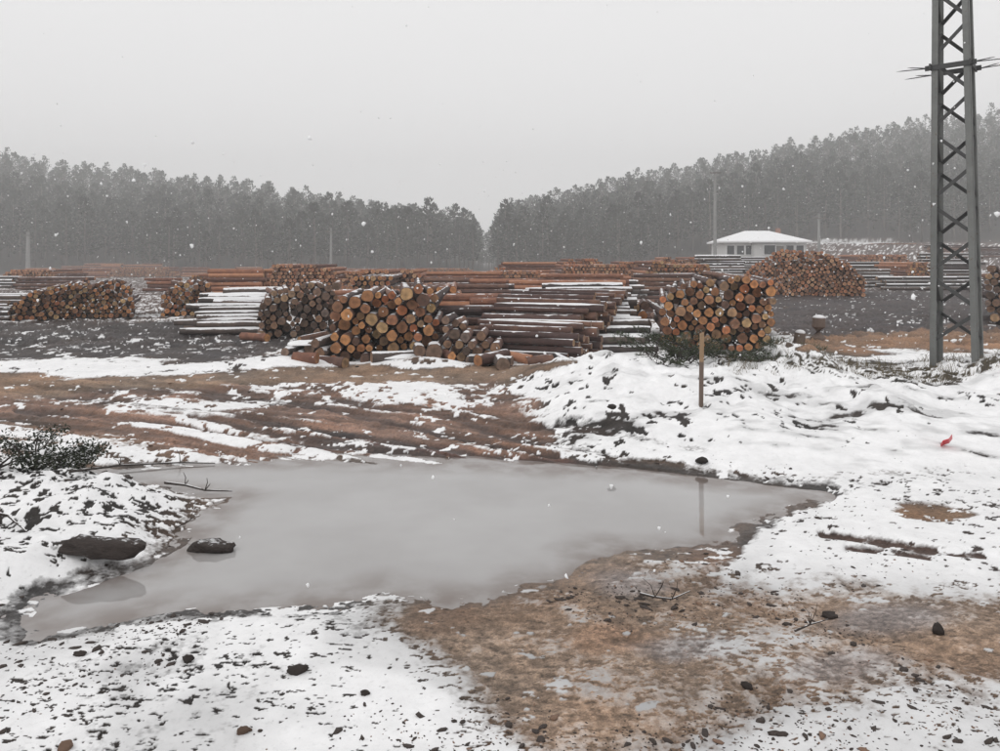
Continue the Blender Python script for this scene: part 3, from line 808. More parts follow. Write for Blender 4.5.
ENTRIES = []     # every log: dict with base transform, size, materials, label and how large it shows
def end_pile(desc, origin, ang, width, Hf, rf, nmax, Ln, bk, ck, group, seed, want=True, short="stack"):
    """logs with sawn ends towards the viewer; origin is the left end of the front foot"""
    rng = random.Random(seed); R = Matrix.Rotation(ang, 3, 'Z'); cs = pack(0, width, Hf, rf, nmax, rng)
    rm = sum(c[2] for c in cs) / max(1, len(cs)); rows = {}
    for x, z, r in cs: rows.setdefault(int((z - rm * 0.5) / (rm * 1.74)), []).append((x, z, r))
    for k in sorted(rows):
        for j, (x, z, r) in enumerate(sorted(rows[k])):
            off = rng.uniform(-0.22, 0.22) * (1.4 if z > 0.7 * Hf(x) else 1) * (1.5 if rng.random() < 0.12 else 1)
            p = R @ Vector((x, off, z)) + Vector(origin)
            row = "bottom row" if k == 0 else f"{ordinal(k + 1)} row up"
            lab = f"log, {row}, {ordinal(j + 1)} from left, in {desc}"
            ENTRIES.append(dict(p=p, ang=ang + rng.gauss(0, 0.05), tilt=rng.uniform(-0.012, 0.012), r=r * rng.uniform(0.88, 0.98), L=Ln * rng.uniform(0.93, 1.05), bk=bk, ck=ck,
                                label=lab, group=group, score=r / p.y if want else 0, cap=False, seed=rng.randrange(10 ** 6)))

def side_pile(desc, origin, ang, depth, Hf, rf, nmax, Ln, bk, ck, group, seed, want=True, cap=0.0, flip=False, shift=0.15):
    """logs lying across the view; origin is the front foot at the near cut end, logs run along -X turned by ang"""
    rng = random.Random(seed); R = Matrix.Rotation(ang, 3, 'Z'); cs = pack(0, depth, Hf, rf, nmax, rng)
    rm = sum(c[2] for c in cs) / max(1, len(cs)); rows = {}
    for s, z, r in cs: rows.setdefault(int((z - rm * 0.5) / (rm * 1.74)), []).append((s, z, r))
    for k in sorted(rows):
        for j, (s, z, r) in enumerate(sorted(rows[k])):
            seen = z + 0.6 * r > Hf(s) - 2.3 * rm or s < 2.2 * rm
            off = rng.uniform(-shift, shift)
            p = R @ Vector((off, s, z)) + Vector(origin)
            row = "bottom row" if k == 0 else f"{ordinal(k + 1)} row up"
            lab = f"log, {row}, {ordinal(j + 1)} from front, in {desc}"
            ENTRIES.append(dict(p=p, ang=ang + math.pi / 2 * (1 if not flip else -1) + rng.gauss(0, 0.05), tilt=rng.gauss(0, 0.012), r=r * rng.uniform(0.82, 1.0), L=Ln * rng.uniform(0.8, 1.08), bk=bk, ck=ck,
                                label=lab, group=group, score=(r / p.y * 1.6 if (want and seen) else 0), cap=seen and rng.random() < cap, seed=rng.randrange(10 ** 6)))

def foot(px, py):      # ground foot of a stack seen at a pixel
    y = flat(px, py)[1]
    for _ in range(6):
        z = float(base_h(np.array([ray(px, py)[0] / ray(px, py)[1] * y]), np.array([y]))[0])
        y = flat(px, py, z)[1]
    q = at(px, py, y); q[2] = z; return q
def span(y, px): return px / FPX * y * 1.0
def prof(y, w, pts, base_v):   # height profile from photo outline: pts (u offset fraction, v)
    fx = [a * w for a, _ in pts]; fz = [max(0.05, (base_v - b_) / FPX * y) for _, b_ in pts]
    return lambda x: float(np.interp(x, fx, fz))
def rr(a, b_, p=1.0): return lambda rng: a + (b_ - a) * rng.random() ** p

# front stacks
o = foot(326, 362); w = span(o[1], 114)
end_pile("the tall stack by the snow mounds", o, 0.10, w, prof(o[1], w, [(0, 310), (0.1, 299), (0.25, 293), (0.6, 292), (0.8, 285), (1, 294)], 362), rr(0.058, 0.108, 1.2), 170, 3.2, "bark", "cut_fresh", "logs in the tall centre stack", 1)
o = foot(283, 364); w = span(o[1], 44)
end_pile("the low heap under a snow slab", o, -0.12, w, prof(o[1], w, [(0, 352), (0.3, 344), (1, 338)], 364), rr(0.07, 0.10), 18, 1.2, "bark_snowy", "cut_old", "logs in the low heap", 2)
o = foot(441, 362); w = span(o[1], 62)
end_pile("the low heap right of the tall stack", o, -0.05, w, prof(o[1], w, [(0, 308), (0.12, 318), (0.4, 328), (0.75, 336), (1, 350)], 362), rr(0.055, 0.095), 60, 0.8, "bark", "cut_old", "logs in the low right heap", 3)
o = foot(574, 361)
side_pile("the dark side-on stack right of centre", o, -0.42, 3.0, lambda s: min(0.30 + 0.40 * s, 0.98), rr(0.05, 0.085), 200, 1.9, "bark", "cut_old", "side-on logs right of centre", 4, True, 0.2, shift=0.2)
o = foot(652, 354)
side_pile("the snow-striped stack left of the brush", o, 0.04, 2.6, lambda s: 0.20 + 0.40 * s, rr(0.06, 0.085), 110, 1.75, "bark_snowy", "cut_old", "snow-striped side-on logs", 5, True, 0.9)
o = foot(657, 349); w = span(o[1], 113)
end_pile("the orange-ended stack behind the stake", o, -0.22, w, prof(o[1], w, [(0, 303), (0.08, 290), (0.3, 281), (0.7, 276), (0.97, 279), (1, 281)], 349), rr(0.058, 0.098, 1.4), 210, 3.6, "bark", "cut_fresh", "logs in the orange-ended stack", 6)
o = foot(622, 344); w = span(o[1], 40)
end_pile("the reddish heap beside the orange-ended stack", (o[0], o[1] + 0.9, o[2]), -0.15, w, prof(o[1], w, [(0, 322), (0.5, 306), (1, 300)], 344), rr(0.07, 0.11), 30, 1.2, "bark", "cut_fresh", "logs in the reddish heap", 7)
o = foot(256, 338); w = span(o[1], 84)
end_pile("the dark stack left of the tall stack", o, 0.25, w, prof(o[1], w, [(0, 305), (0.2, 292), (0.6, 284), (1, 281)], 338), rr(0.055, 0.095), 120, 2.0, "bark", "cut_old", "logs in the dark left stack", 8)
o = foot(254, 336)
side_pile("the snow-striped logs at left", o, 0.10, 2.4, lambda s: 0.20 + 0.32 * s, rr(0.07, 0.105), 60, 1.6, "bark_snowy", "cut_old", "snow-striped logs at left", 9, True, 0.9, shift=0.25)
# middle distance, smaller logs
o = foot(12, 321); w = span(o[1], 132) * 0.84
end_pile("x", o, 0.45, w, prof(o[1], w, [(0, 305), (0.15, 292), (0.4, 285), (0.9, 282), (1, 296)], 321), rr(0.042, 0.075), 330, 2.2, "bark", "cut_fresh", "x", 10, False)
side_pile("x", foot(4, 321), 0.04, 2.0, lambda s: 0.3 + 0.4 * s, rr(0.05, 0.08), 60, 4.0, "bark_snowy", "cut_old", "x", 11, False)
o = foot(160, 317); w = span(o[1], 48) * 1.05
end_pile("x", o, 0.4, w, prof(o[1], w, [(0, 295), (0.4, 282), (1, 282)], 317), rr(0.05, 0.085), 110, 2.2, "bark", "cut_fresh", "x", 12, False)
o = foot(742, 295); w = span(o[1], 108) * 1.05
end_pile("x", o, -0.36, w, prof(o[1], w, [(0, 278), (0.1, 265), (0.3, 249), (0.65, 252), (0.85, 262), (1, 280)], 295), rr(0.06, 0.10), 360, 4.0, "bark_red", "cut_pink", "x", 13, False)
o = foot(984, 322); w = span(o[1], 190)
end_pile("x", o, -0.55, w, prof(o[1], w, [(0, 262), (0.1, 246), (1, 240)], 322), rr(0.06, 0.12), 190, 3.0, "bark", "cut_old", "x", 14, False)

# far rows: sparse hexagonal lay-up is enough at this distance
def far_pile(px0, px1, vb, vt, kind, bk, ck, seed, r=0.13, Ln=4.0, depth=2.0):
    rng = random.Random(seed); q0 = foot(px0, vb); y = q0[1]; w = span(y, px1 - px0); hh = max(0.3, 1.3 * (vb - vt) / FPX * y)
    rows = max(1, int(hh / (r * 1.74)))
    if kind == 'end':
        n = max(1, int(w / (2 * r)))
        for k in range(rows):
            for j in range(n):
                t = (j + 0.5) / n; lim = hh * min(1, 0.45 + 3.2 * min(t, 1 - t)) * (0.85 + 0.25 * vnoise(np.array([t * 5 + seed]), np.array([0.5]), 9)[0])
                z = r + k * 1.74 * r
                if z > lim: continue
                x = q0[0] + (j + 0.5 + 0.5 * (k % 2)) * 2 * r + rng.uniform(-0.2, 0.2) * r
                ENTRIES.append(dict(p=Vector((x, y + rng.uniform(-0.15, 0.15), q0[2] + z)), ang=rng.uniform(-.06, .06), tilt=0, r=r * rng.uniform(0.75, 1.05), L=Ln, bk=bk, ck=ck, label="", group="", score=0, cap=False, seed=rng.randrange(10 ** 6)))
    else:
        nb = max(1, int(round(w / Ln)))
        for b_ in range(nb):
            yo = rng.uniform(-0.5, 0.5); hk = rng.uniform(0.75, 1.1)
            for k in range(rows):
                if (k * 1.74 + 1) * r > hh * hk: break
                for s in range(3):
                    z = r + k * 1.74 * r; dy = k * r * 0.9 + s * 2 * r
                    x = q0[0] + (b_ + 1) * w / nb - 0.1 + rng.uniform(-0.25, 0.25)
                    ENTRIES.append(dict(p=Vector((x, y + dy + yo, q0[2] + z)), ang=math.pi / 2 + rng.uniform(-.04, .04), tilt=rng.uniform(-.02, .02), r=r * rng.uniform(0.75, 1.05), L=min(Ln, w / nb * 0.97), bk=bk, ck=ck, label="", group="", score=0, cap=False, seed=rng.randrange(10 ** 6)))

FAR = [(430, 520, 345, 312, 'side', "bark", "cut_old"), (400, 470, 318, 292, 'end', "bark_red", "cut_fresh"), (345, 400, 306, 282, 'end', "bark", "cut_fresh"), (500, 560, 285, 266, 'side', "bark_red", "cut_pink"),
       (850, 915, 276, 258, 'end', "bark_red", "cut_pink"), (905, 985, 280, 258, 'side', "bark_snowy", "cut_old"), (940, 1020, 262, 240, 'end', "bark_red", "cut_pink"), (830, 880, 262, 250, 'side', "bark_snowy", "cut_old"), (800, 850, 285, 268, 'side', "bark", "cut_old"), (880, 960, 290, 276, 'side', "bark_snowy", "cut_old"),
       (60, 160, 275, 266, 'side', "bark_red", "cut_pink"), (0, 60, 283, 272, 'end', "bark_red", "cut_pink"),
       (556, 640, 290, 268, 'end', "bark_red", "cut_pink"), (470, 560, 292, 276, 'end', "bark_red", "cut_pink"), (575, 700, 296, 276, 'side', "bark_red", "cut_old"), (640, 720, 292, 268, 'end', "bark_red", "cut_fresh"), (540, 620, 300, 280, 'side', "bark_red", "cut_pink"),
       (700, 770, 276, 258, 'side', "bark_snowy", "cut_pink"), (810, 860, 274, 258, 'side', "bark_snowy", "cut_old"), (870, 935, 268, 248, 'end', "bark_red", "cut_old"), (930, 1010, 272, 250, 'side', "bark", "cut_old"), (840, 900, 280, 262, 'side', "bark_snowy", "cut_old"),
       (330, 420, 292, 274, 'end', "bark_red", "cut_pink"), (420, 500, 295, 276, 'side', "bark_red", "cut_old"), (200, 330, 290, 276, 'side', "bark_red", "cut_pink"),
       (300, 420, 314, 290, 'side', "bark_red", "cut_old"), (420, 520, 312, 288, 'side', "bark", "cut_old"), (470, 560, 330, 304, 'side', "bark_red", "cut_old"), (205, 262, 300, 274, 'side', "bark_red", "cut_pink"), (258, 345, 293, 271, 'end', "bark_red", "cut_pink"), (345, 430, 300, 276, 'end', "bark_red", "cut_pink"),
       (375, 545, 322, 296, 'side', "bark_red", "cut_old"), (380, 470, 300, 281, 'side', "bark", "cut_old"), (470, 540, 303, 283, 'side', "bark_red", "cut_pink"),
       (488, 630, 306, 284, 'side', "bark_red", "cut_pink"), (535, 660, 318, 300, 'side', "bark", "cut_old"), (492, 512, 288, 272, 'end', "bark_red", "cut_fresh"), (512, 556, 284, 274, 'side', "bark_red", "cut_old"),
       (556, 612, 288, 265, 'end', "bark_red", "cut_pink"), (612, 655, 287, 266, 'end', "bark_red", "cut_pink"), (655, 704, 283, 263, 'end', "bark_red", "cut_pink"), (640, 700, 300, 279, 'side', "bark", "cut_old"),
       (600, 645, 304, 285, 'side', "bark_snowy", "cut_old"),
       (700, 745, 285, 262, 'side', "bark_snowy", "cut_old"), (720, 738, 272, 262, 'end', "bark_red", "cut_fresh"), (745, 772, 262, 250, 'side', "bark_snowy", "cut_old"), (768, 802, 264, 250, 'end', "bark_red", "cut_fresh"), (800, 850, 262, 251, 'side', "bark_snowy", "cut_old"),
       (20, 110, 278, 270, 'side', "bark_red", "cut_pink"), (110, 180, 277, 269, 'end', "bark_red", "cut_pink"), (180, 260, 277, 269, 'side', "bark_red", "cut_pink"), (260, 330, 277, 269, 'end', "bark_red", "cut_pink"),
       (330, 400, 277, 269, 'side', "bark_red", "cut_pink"), (400, 480, 278, 270, 'end', "bark_red", "cut_pink"), (-80, 20, 288, 277, 'side', "bark_snowy", "cut_old"),
       (20, 90, 290, 280, 'side', "bark", "cut_pink"), (145, 175, 292, 279, 'side', "bark_red", "cut_pink"), (185, 250, 285, 276, 'end', "bark_red", "cut_fresh"), 
       (850, 900, 288, 272, 'side', "bark_snowy", "cut_old"), (905, 940, 284, 267, 'end', "bark_red", "cut_fresh"), (944, 990, 290, 267, 'side', "bark_snowy", "cut_old"),
       (860, 930, 265, 254, 'side', "bark_snowy", "cut_old"), (895, 960, 262, 248, 'end', "bark_red", "cut_pink"), (960, 1060, 263, 243, 'end', "bark_red", "cut_pink")]
for i, f in enumerate(FAR): far_pile(*f[:7], seed=300 + i, r=0.12 if f[2] < 282 else 0.095)

ENTRIES.sort(key=lambda e: -e["score"])
single = [e for e in ENTRIES[:280] if e["score"] > 0]; mass = ENTRIES[len(single):]
for e in single:
    var = log_variants(e["bk"], e["ck"]); k = e["seed"] % 6
    o = link("log", var[k][0], None, e["p"]); o.rotation_mode = 'ZXY'; o.rotation_euler = (e["tilt"], 0, e["ang"]); o.scale = (e["r"], e["L"], e["r"])
    tag(o, e["label"], "log", e["group"])
    link("cut_end", var[k][1], o)
    if e["cap"]: link("snow_cap", CAPS[e["seed"] % 6], o)

# loose logs that lie askew at the foot of the stacks
rl = random.Random(41)
LOOSE = [(452, 366, 0.5, "short log askew at the left foot of the low right heap"), (478, 367, -0.7, "thin log askew in front of the low right heap"), (512, 366, 1.2, "log lying nearly sideways before the dark side-on stack"),
         (533, 365, 0.8, "red-barked log askew before the middle of the dark side-on stack"), (552, 364, 1.9, "log end poking from the foot of the dark side-on stack"), (566, 364, 0.3, "short thick log at the right end of the dark side-on stack"),
         (318, 367, 1.35, "snow-dusted log lying sideways left of the tall stack"), (346, 367, 1.0, "log lying askew at the left foot of the tall stack"), (372, 366, -1.2, "log lying sideways in the snow before the tall stack"),
         (268, 342, 1.1, "thin log askew at the foot of the dark left stack"), (300, 343, -0.6, "short log askew right of the dark left stack foot"), (420, 366, 0.15, "short pale-ended log before the right corner of the tall stack")]
for i, (px, pv, a, lab) in enumerate(LOOSE):
    q = flat(px, pv); r_ = rl.uniform(0.055, 0.095); bk, ck = ("bark_red", "cut_fresh") if i % 3 == 0 else (("bark", "cut_fresh") if i % 3 == 1 else ("bark_snowy", "cut_old"))
    var = log_variants(bk, ck); o = link("log", var[i % 6][0], None, (q[0], q[1] - 0.05, gz(q[0], q[1]) + r_ * 0.85)); o.rotation_mode = 'ZXY'
    o.rotation_euler = (rl.uniform(0.0, 0.12), 0, a); o.scale = (r_, rl.uniform(0.35, 0.8), r_); tag(o, lab, "log", "loose logs at the foot of the stacks"); link("cut_end", var[i % 6][1], o)

def build_mass():
    keys = ["bark", "bark_red", "bark_snowy", "cut_fresh", "cut_old", "cut_pink"]; mb = MB(); ns = 9
    ca = np.array([[math.cos(2 * math.pi * k / ns), 0, math.sin(2 * math.pi * k / ns)] for k in range(ns)])
    for e in mass:
        rng = np.random.default_rng(e["seed"]); tint = rng.random(); a0 = rng.random() * 6
        c_, s_ = math.cos(a0), math.sin(a0); ring = np.stack([ca[:, 0] * c_ - ca[:, 2] * s_, ca[:, 1], ca[:, 0] * s_ + ca[:, 2] * c_], 1) * (1 + 0.06 * rng.normal(size=(ns, 1)))
        A = ring * e["r"]; B = ring * e["r"] * 0.88 + [0, e["L"], 0]
        V = np.concatenate([A, B, [[0, 0, 0]], [[0, e["L"], 0]], A * 0.999, B * 0.999])
        c_, s_ = math.cos(e["ang"]), math.sin(e["ang"])
        V = np.stack([V[:, 0] * c_ - V[:, 1] * s_, V[:, 0] * s_ + V[:, 1] * c_, V[:, 2]], 1) + np.array(e["p"])
        q = 2 * ns + 2
        F1 = [(k, ns + k, ns + (k + 1) % ns, (k + 1) % ns) for k in range(ns)]
        F2 = [(q + k, q + (k + 1) % ns, 2 * ns) for k in range(ns)] + [(q + ns + (k + 1) % ns, q + ns + k, 2 * ns + 1) for k in range(ns)]
        rad = np.ones(len(V)); rad[2 * ns:2 * ns + 2] = 0; 
        mb.add(V, F1, keys.index(e["bk"]), rad=rad, tint=tint); 
        for f in F2: mb.f.append(tuple(i + mb.n - len(V) for i in f)); mb.mi.append(keys.index(e["ck"]))
    link("stacked_timber", mb.mesh("stacked_timber", [M[k] for k in keys]), kind="stuff", label="rows of stacked pine logs farther back in the timber yard")
build_mass()
print("LOGS single", len(single), "mass", len(mass))

# ------------------------------------------------------------------ snow slabs and loose butts near the stacks
def slab(px, vb, y, wpx, hgt, dep, seed, label):
    p = at(px, vb, y); mb = MB(); V, F = ICO3; V = V.copy(); w_ = wpx / FPX * y
    n_ = fbm(V[:, 0] * 1.6 + seed, V[:, 1] * 1.6, 3, seed)
    V = V * (1 + 0.22 * n_[:, None]); V = V * [w_ / 2, dep / 2, hgt]; V[:, 2] = np.where(V[:, 2] < 0, V[:, 2] * 0.15, V[:, 2])
    mb.add(V, F); o = link("snow_slab", mb.mesh("snow_slab", M["snow"], True), None, p)
    tag(o, label, "snow")
slab(303, 344, 11.6, 32, 0.055, 0.5, 1, "thin slab of snow lying on the low log heap at left")
slab(398, 357, 11.35, 52, 0.07, 0.5, 2, "low snow ridge at the foot of the tall centre stack")
for (px, pv, dpx, lab, kd) in [(434, 366, 17, "dark round log butt lying on the snow mound", "cut_old"), (503, 371, 15, "snow-topped log butt at the foot of the right heap", "cut_old"), (338, 372, 0, "", "")]:
    if not dpx: continue
    y = flat(px, pv)[1] - 0.05; r = dpx / 2 / FPX * y; x = (px - 500) / FPX * y
    var = log_variants("bark_snowy", kd)[px % 6]
    o = link("log_butt", var[0], None, (x, y, gz(x, y) + r * 0.62)); o.scale = (r, 0.5, r); o.rotation_euler = (0, 0, 0.1)
    tag(o, lab, "log"); link("cut_end", var[1], o)
# two stumps at the right, in front of the orange track
for (px, vb, h_, lab) in [(818, 340, 22, "pale upright stump with snow on top by the orange track"), (799, 346, 13, "short stump beside the taller pale stump")]:
    q = foot(px, vb); y = q[1]; H_ = h_ / FPX * y; r = 0.13 if h_ > 15 else 0.1; mb = MB()
    V, F = tube([(0, 0, -0.05), (0, 0, 0.05), (0.01, 0, H_ * 0.6), (0.02, 0, H_)], [r * 1.25, r * 1.1, r * 0.95, r * 0.9], 14, jit=0.12)
    mb.add(V, F, rad=1.0); o = link("stump", mb.mesh("stump", M["stake_wood"]), None, q); tag(o, lab, "stump")
    V, F = ICO2; mb = MB(); mb.add(V * [r * 0.9, r * 0.9, 0.05] + [0.02, 0, H_ + 0.012], F); link("snow_cap", mb.mesh("stump_snow", M["snow"], True), o)

# ------------------------------------------------------------------ wooden stake
p = at(701, 408, 7.0); zb = gz(p[0], 7.0); topz = at(701, 334, 7.0)[2]
t = thing("wooden_stake", "thin weathered wooden stake standing upright in the snow bank", "stake", (p[0], 7.0, zb))
mb = MB(); H_ = topz - zb; hm = H_ * 0.62
V, F = box(0, 0, 0, 0.034, 0.034, 1); V = np.array(V); V[:, 2] = np.where(V[:, 2] > 0, hm, -0.15); V[:, 0] += V[:, 2] * 0.012; mb.add(V, F)
link("shaft", mb.mesh("stake_shaft", M["stake_wood"]), t)
mb = MB(); V, F = box(0, 0, 0, 0.033, 0.033, 1); V = np.array(V); V[:, 2] = np.where(V[:, 2] > 0, H_, hm); V[V[:, 2] > hm, 2] += np.where(V[V[:, 2] > hm, 0] > 0, 0.015, 0); V[:, 0] += V[:, 2] * 0.012; mb.add(V, F)
link("bare_top", mb.mesh("stake_top", M["stake_top_wood"]), t, label="fresh yellow wood at the top of the stake")

# ------------------------------------------------------------------ house with snowy hipped roof
def build_house():
    y = 86.0; k = y / FPX
    c = at(765, 243, y); W_, D_ = 80 * k, 8.0; zb = base_h(np.array([c[0]]), np.array([y]))[0] - 0.3; ze = c[2] + 0.05
    t = thing("house", "low pale house under a snow-covered hipped roof beyond the log piles", "house", (c[0], y, zb), -0.10)
    eh = ze - zb
    mb = MB(); mb.add(*box(0, D_ / 2, eh / 2, W_, D_, eh)); link("wall", mb.mesh("house_wall", M["white_wall"]), t)
    mb = MB(); mb.add(*box(W_ * 0.02, -0.65, eh / 2 - 0.05, W_ * 0.36, 1.3, eh - 0.1)); link("porch_wall", mb.mesh("house_porch", M["white_wall"]), t)
    def hip(cx, w, y0, y1, zr, rl, z0, th=0.18):
        x0, x1 = cx - w / 2, cx + w / 2; ym = (y0 + y1) / 2
        V = [(x0, y0, z0), (x1, y0, z0), (x1, y1, z0), (x0, y1, z0), (x0, y0, z0 + th), (x1, y0, z0 + th), (x1, y1, z0 + th), (x0, y1, z0 + th), (cx - rl / 2, ym, zr), (cx + rl / 2, ym, zr)]
        return V, [(3, 2, 1, 0), (0, 1, 5, 4), (1, 2, 6, 5), (2, 3, 7, 6), (3, 0, 4, 7), (4, 5, 9, 8), (5, 6, 9), (6, 7, 8, 9), (7, 4, 8)]
    mb = MB(); mb.add(*hip(0, W_ + 1.0, -0.5, D_ + 0.5, eh + 13 * k, W_ * 0.30, eh)); rf = link("roof", mb.mesh("house_roof", M["snow"]), t)
    mb = MB(); V, F = hip(W_ * 0.02, W_ * 0.36 + 0.7, -1.9, 4.5, eh + 9 * k, 0.3, eh - 0.03); mb.add(V, F); link("porch_roof", mb.mesh("house_porch_roof", M["snow"]), t)
    mb = MB(); mb.add(*box(W_ * 0.27, D_ * 0.5, eh + 11.5 * k, 0.5, 0.5, 8 * k)); link("chimney", mb.mesh("house_chimney", M["brick_chimney"]), rf)
    mb = MB(); V, F = tube([(W_ * 0.13, D_ * 0.5, eh + 11 * k), (W_ * 0.13, D_ * 0.5, eh + 22 * k)], [0.05, 0.04], 6); mb.add(V, F); link("flue_pipe", mb.mesh("house_flue", M["steel_dark"]), rf)
    mb = MB(); mb.add(*box(W_ * 0.14, -1.33, 1.0, 0.9, 0.06, 2.0)); link("door", mb.mesh("house_door", M["pole_wood"]), t)
    for (fx, yy, w_) in [(-0.42, 0, 0.9), (-0.30, 0, 0.9), (-0.20, 0, 0.7), (0.02, -1.3, 1.3), (0.30, 0, 0.9), (0.42, 0, 0.9)]:
        mb = MB(); x_ = fx * W_; zc = eh - 0.85
        for V, F in (box(x_ - w_ / 2, yy - 0.03, zc, 0.09, 0.1, 1.2), box(x_ + w_ / 2, yy - 0.03, zc, 0.09, 0.1, 1.2), box(x_, yy - 0.03, zc + 0.56, w_ - 0.09, 0.1, 0.09), box(x_, yy - 0.03, zc - 0.56, w_ - 0.09, 0.1, 0.09)): mb.add(V, F)
        f = link("window", mb.mesh("house_window", M["window_frame_white"]), t)
        mb = MB(); mb.add(*box(x_, yy - 0.01, zc, w_ - 0.09, 0.05, 1.03)); link("pane", mb.mesh("house_pane", M["dark_glass"]), f)
build_house()

# ------------------------------------------------------------------ utility poles
for (px, vt, vb, y, wpx, lab, cross) in [(715, 168, 256, 75, 3.2, "tall pale concrete pole left of the house against the forest", False),
                                         (819, 214, 250, 88, 2.6, "short pole right of the house at the clearing", False),
                                         (331, 228, 274, 105, 2.6, "thin pale pole before the left forest", True),
                                         (28, 232, 272, 110, 4.0, "pale post at the far left forest edge", False)]:
    p = at(px, vb, y); pt = at(px, vt, y); zb = base_h(np.array([p[0]]), np.array([float(y)]))[0] - 0.3; r = wpx / 2 / FPX * y
    t = thing("utility_pole", lab, "pole", (p[0], y, zb)); mb = MB()
    V, F = tube([(0, 0, 0), (0, 0, pt[2] - zb)], [r * 1.15, r * 0.75], 10); mb.add(V, F); link("shaft", mb.mesh("pole_shaft", M["grey_concrete"]), t)
    mb = MB(); mb.add(*box(0, -r - 0.05, pt[2] - zb - 0.5, 1.1 if not cross else 1.6, 0.1, 0.12)); link("crossarm", mb.mesh("pole_arm", M["pole_wood"]), t)

# ------------------------------------------------------------------ pines
def crown_arrays(seed, H, full=1.0, nq=330):
    """leaf-sized needle tufts round whorled boughs; returns V (n,4,3) and frost"""
    r = np.random.default_rng(seed); Q = []; fr = []
    z0 = H * r.uniform(0.16, 0.30); wmax = H * r.uniform(0.17, 0.22) * full
    while len(Q) < nq:
        t = r.random() ** 0.9; an = r.uniform(0, 2 * math.pi)
        lobe = vnoise(np.array([an * 1.27 + 31]), np.array([t * 7.0]), seed)[0]
        if lobe < 0.26 and t < 0.85: continue
        w = wmax * min(1.0, 0.5 + 2.0 * t) * min(1.0, (1.03 - t) * 1.9) ** 0.75 * (0.55 + 0.75 * lobe) + 0.10
        q = r.random() ** 0.45 * w
        d = np.array([math.cos(an), math.sin(an), 0.0])
        c = d * q + np.array([0, 0, z0 + (H - z0) * t - 0.22 * q * (1 - t)])
        s = r.uniform(0.24, 0.50) * (H / 12) ** 0.5; s2 = s * r.uniform(0.35, 0.7)
        a = d * (1 - 0.6 * t) + np.array([r.normal() * 0.5, r.normal() * 0.5, 0.25 + 0.9 * t * t + 0.35 * r.normal()]); a /= np.linalg.norm(a)
        b_ = np.cross(a, r.normal(size=3)); b_ /= np.linalg.norm(b_)
        n_ = np.cross(a, b_)
        Q.append([c - a * s * 0.7, c - b_ * s2, c + a * s, c + b_ * s2]); fr.append(max(0, abs(n_[2]) * 0.8 + 0.15 * t + r.uniform(-0.2, 0.1)))
    return np.array(Q), np.array(fr), z0

def trunk_arrays(seed, H):
    r = np.random.default_rng(seed + 5); pts = []; 
    for i in range(5): pts.append((r.uniform(-.12, .12) * (i > 0), r.uniform(-.12, .12) * (i > 0), -0.6 + (H * 0.97 + 0.6) * i / 4))
    return tube(pts, [0.22, 0.17, 0.14, 0.10, 0.03], 6)

KINDS_T = []
for s in range(9):
    H = [12.5, 11, 13.5, 10, 12, 14, 9, 11.5, 13][s]
    Q, fr, z0 = crown_arrays(40 + s, H, 1.0 + 0.15 * (s % 3)); TV, TF = trunk_arrays(40 + s, H)
    for _b in range(5):                                # bare limbs under the crown
        rr_ = random.Random(s * 10 + _b); a = rr_.uniform(0, 6.28); z = z0 * rr_.uniform(0.5, 1.0); L_ = rr_.uniform(0.5, 1.2)
        V2, F2 = tube([(0, 0, z), (math.cos(a) * L_, math.sin(a) * L_, z + 0.25)], [0.045, 0.015], 4)
        TF = TF + [tuple(i + len(TV) for i in f) for f in F2]; TV = np.concatenate([TV, V2])
    KINDS_T.append((Q, fr, TV, TF))

# where the trees stand
def tree_spots():
    r = np.random.default_rng(5); out = []; grid = {}
    tries = 34000
    Y = 148 + (315 - 148) * r.random(tries) ** 0.8; U = r.uniform(-190, 1190, tries)
    order = np.arange(tries)
    for i in order:
        y, u = Y[i], U[i]; x = (u - 500) / FPX * y
        if 474 < u < 497 and y < 240: continue
        fe = 150 + 8 * math.sin(u * 0.02) + 6 * math.sin(u * 0.057 + 1)
        if 806 < u < 898: fe = 158 + 4 * math.sin(u * 0.08)           # the clearing behind the house
        if 440 < u < 476: fe += (u - 440) * 0.4
        if y < fe: continue
        dmin = 3.6 if y < 215 else 4.6
        k = (int(x // 5), int(y // 5)); ok = True
        for a in (-1, 0, 1):
            for b_ in (-1, 0, 1):
                for (qx, qy) in grid.get((k[0] + a, k[1] + b_), ()):
                    if (qx - x) ** 2 + (qy - y) ** 2 < dmin * dmin: ok = False; break
                if not ok: break
            if not ok: break
        if not ok: continue
        grid.setdefault(k, []).append((x, y)); out.append((x, y, u))
    return out
SPOTS = tree_spots()
SZ = base_h(np.array([s[0] for s in SPOTS]), np.array([s[1] for s in SPOTS]))
ords = sorted(range(len(SPOTS)), key=lambda i: SPOTS[i][1])
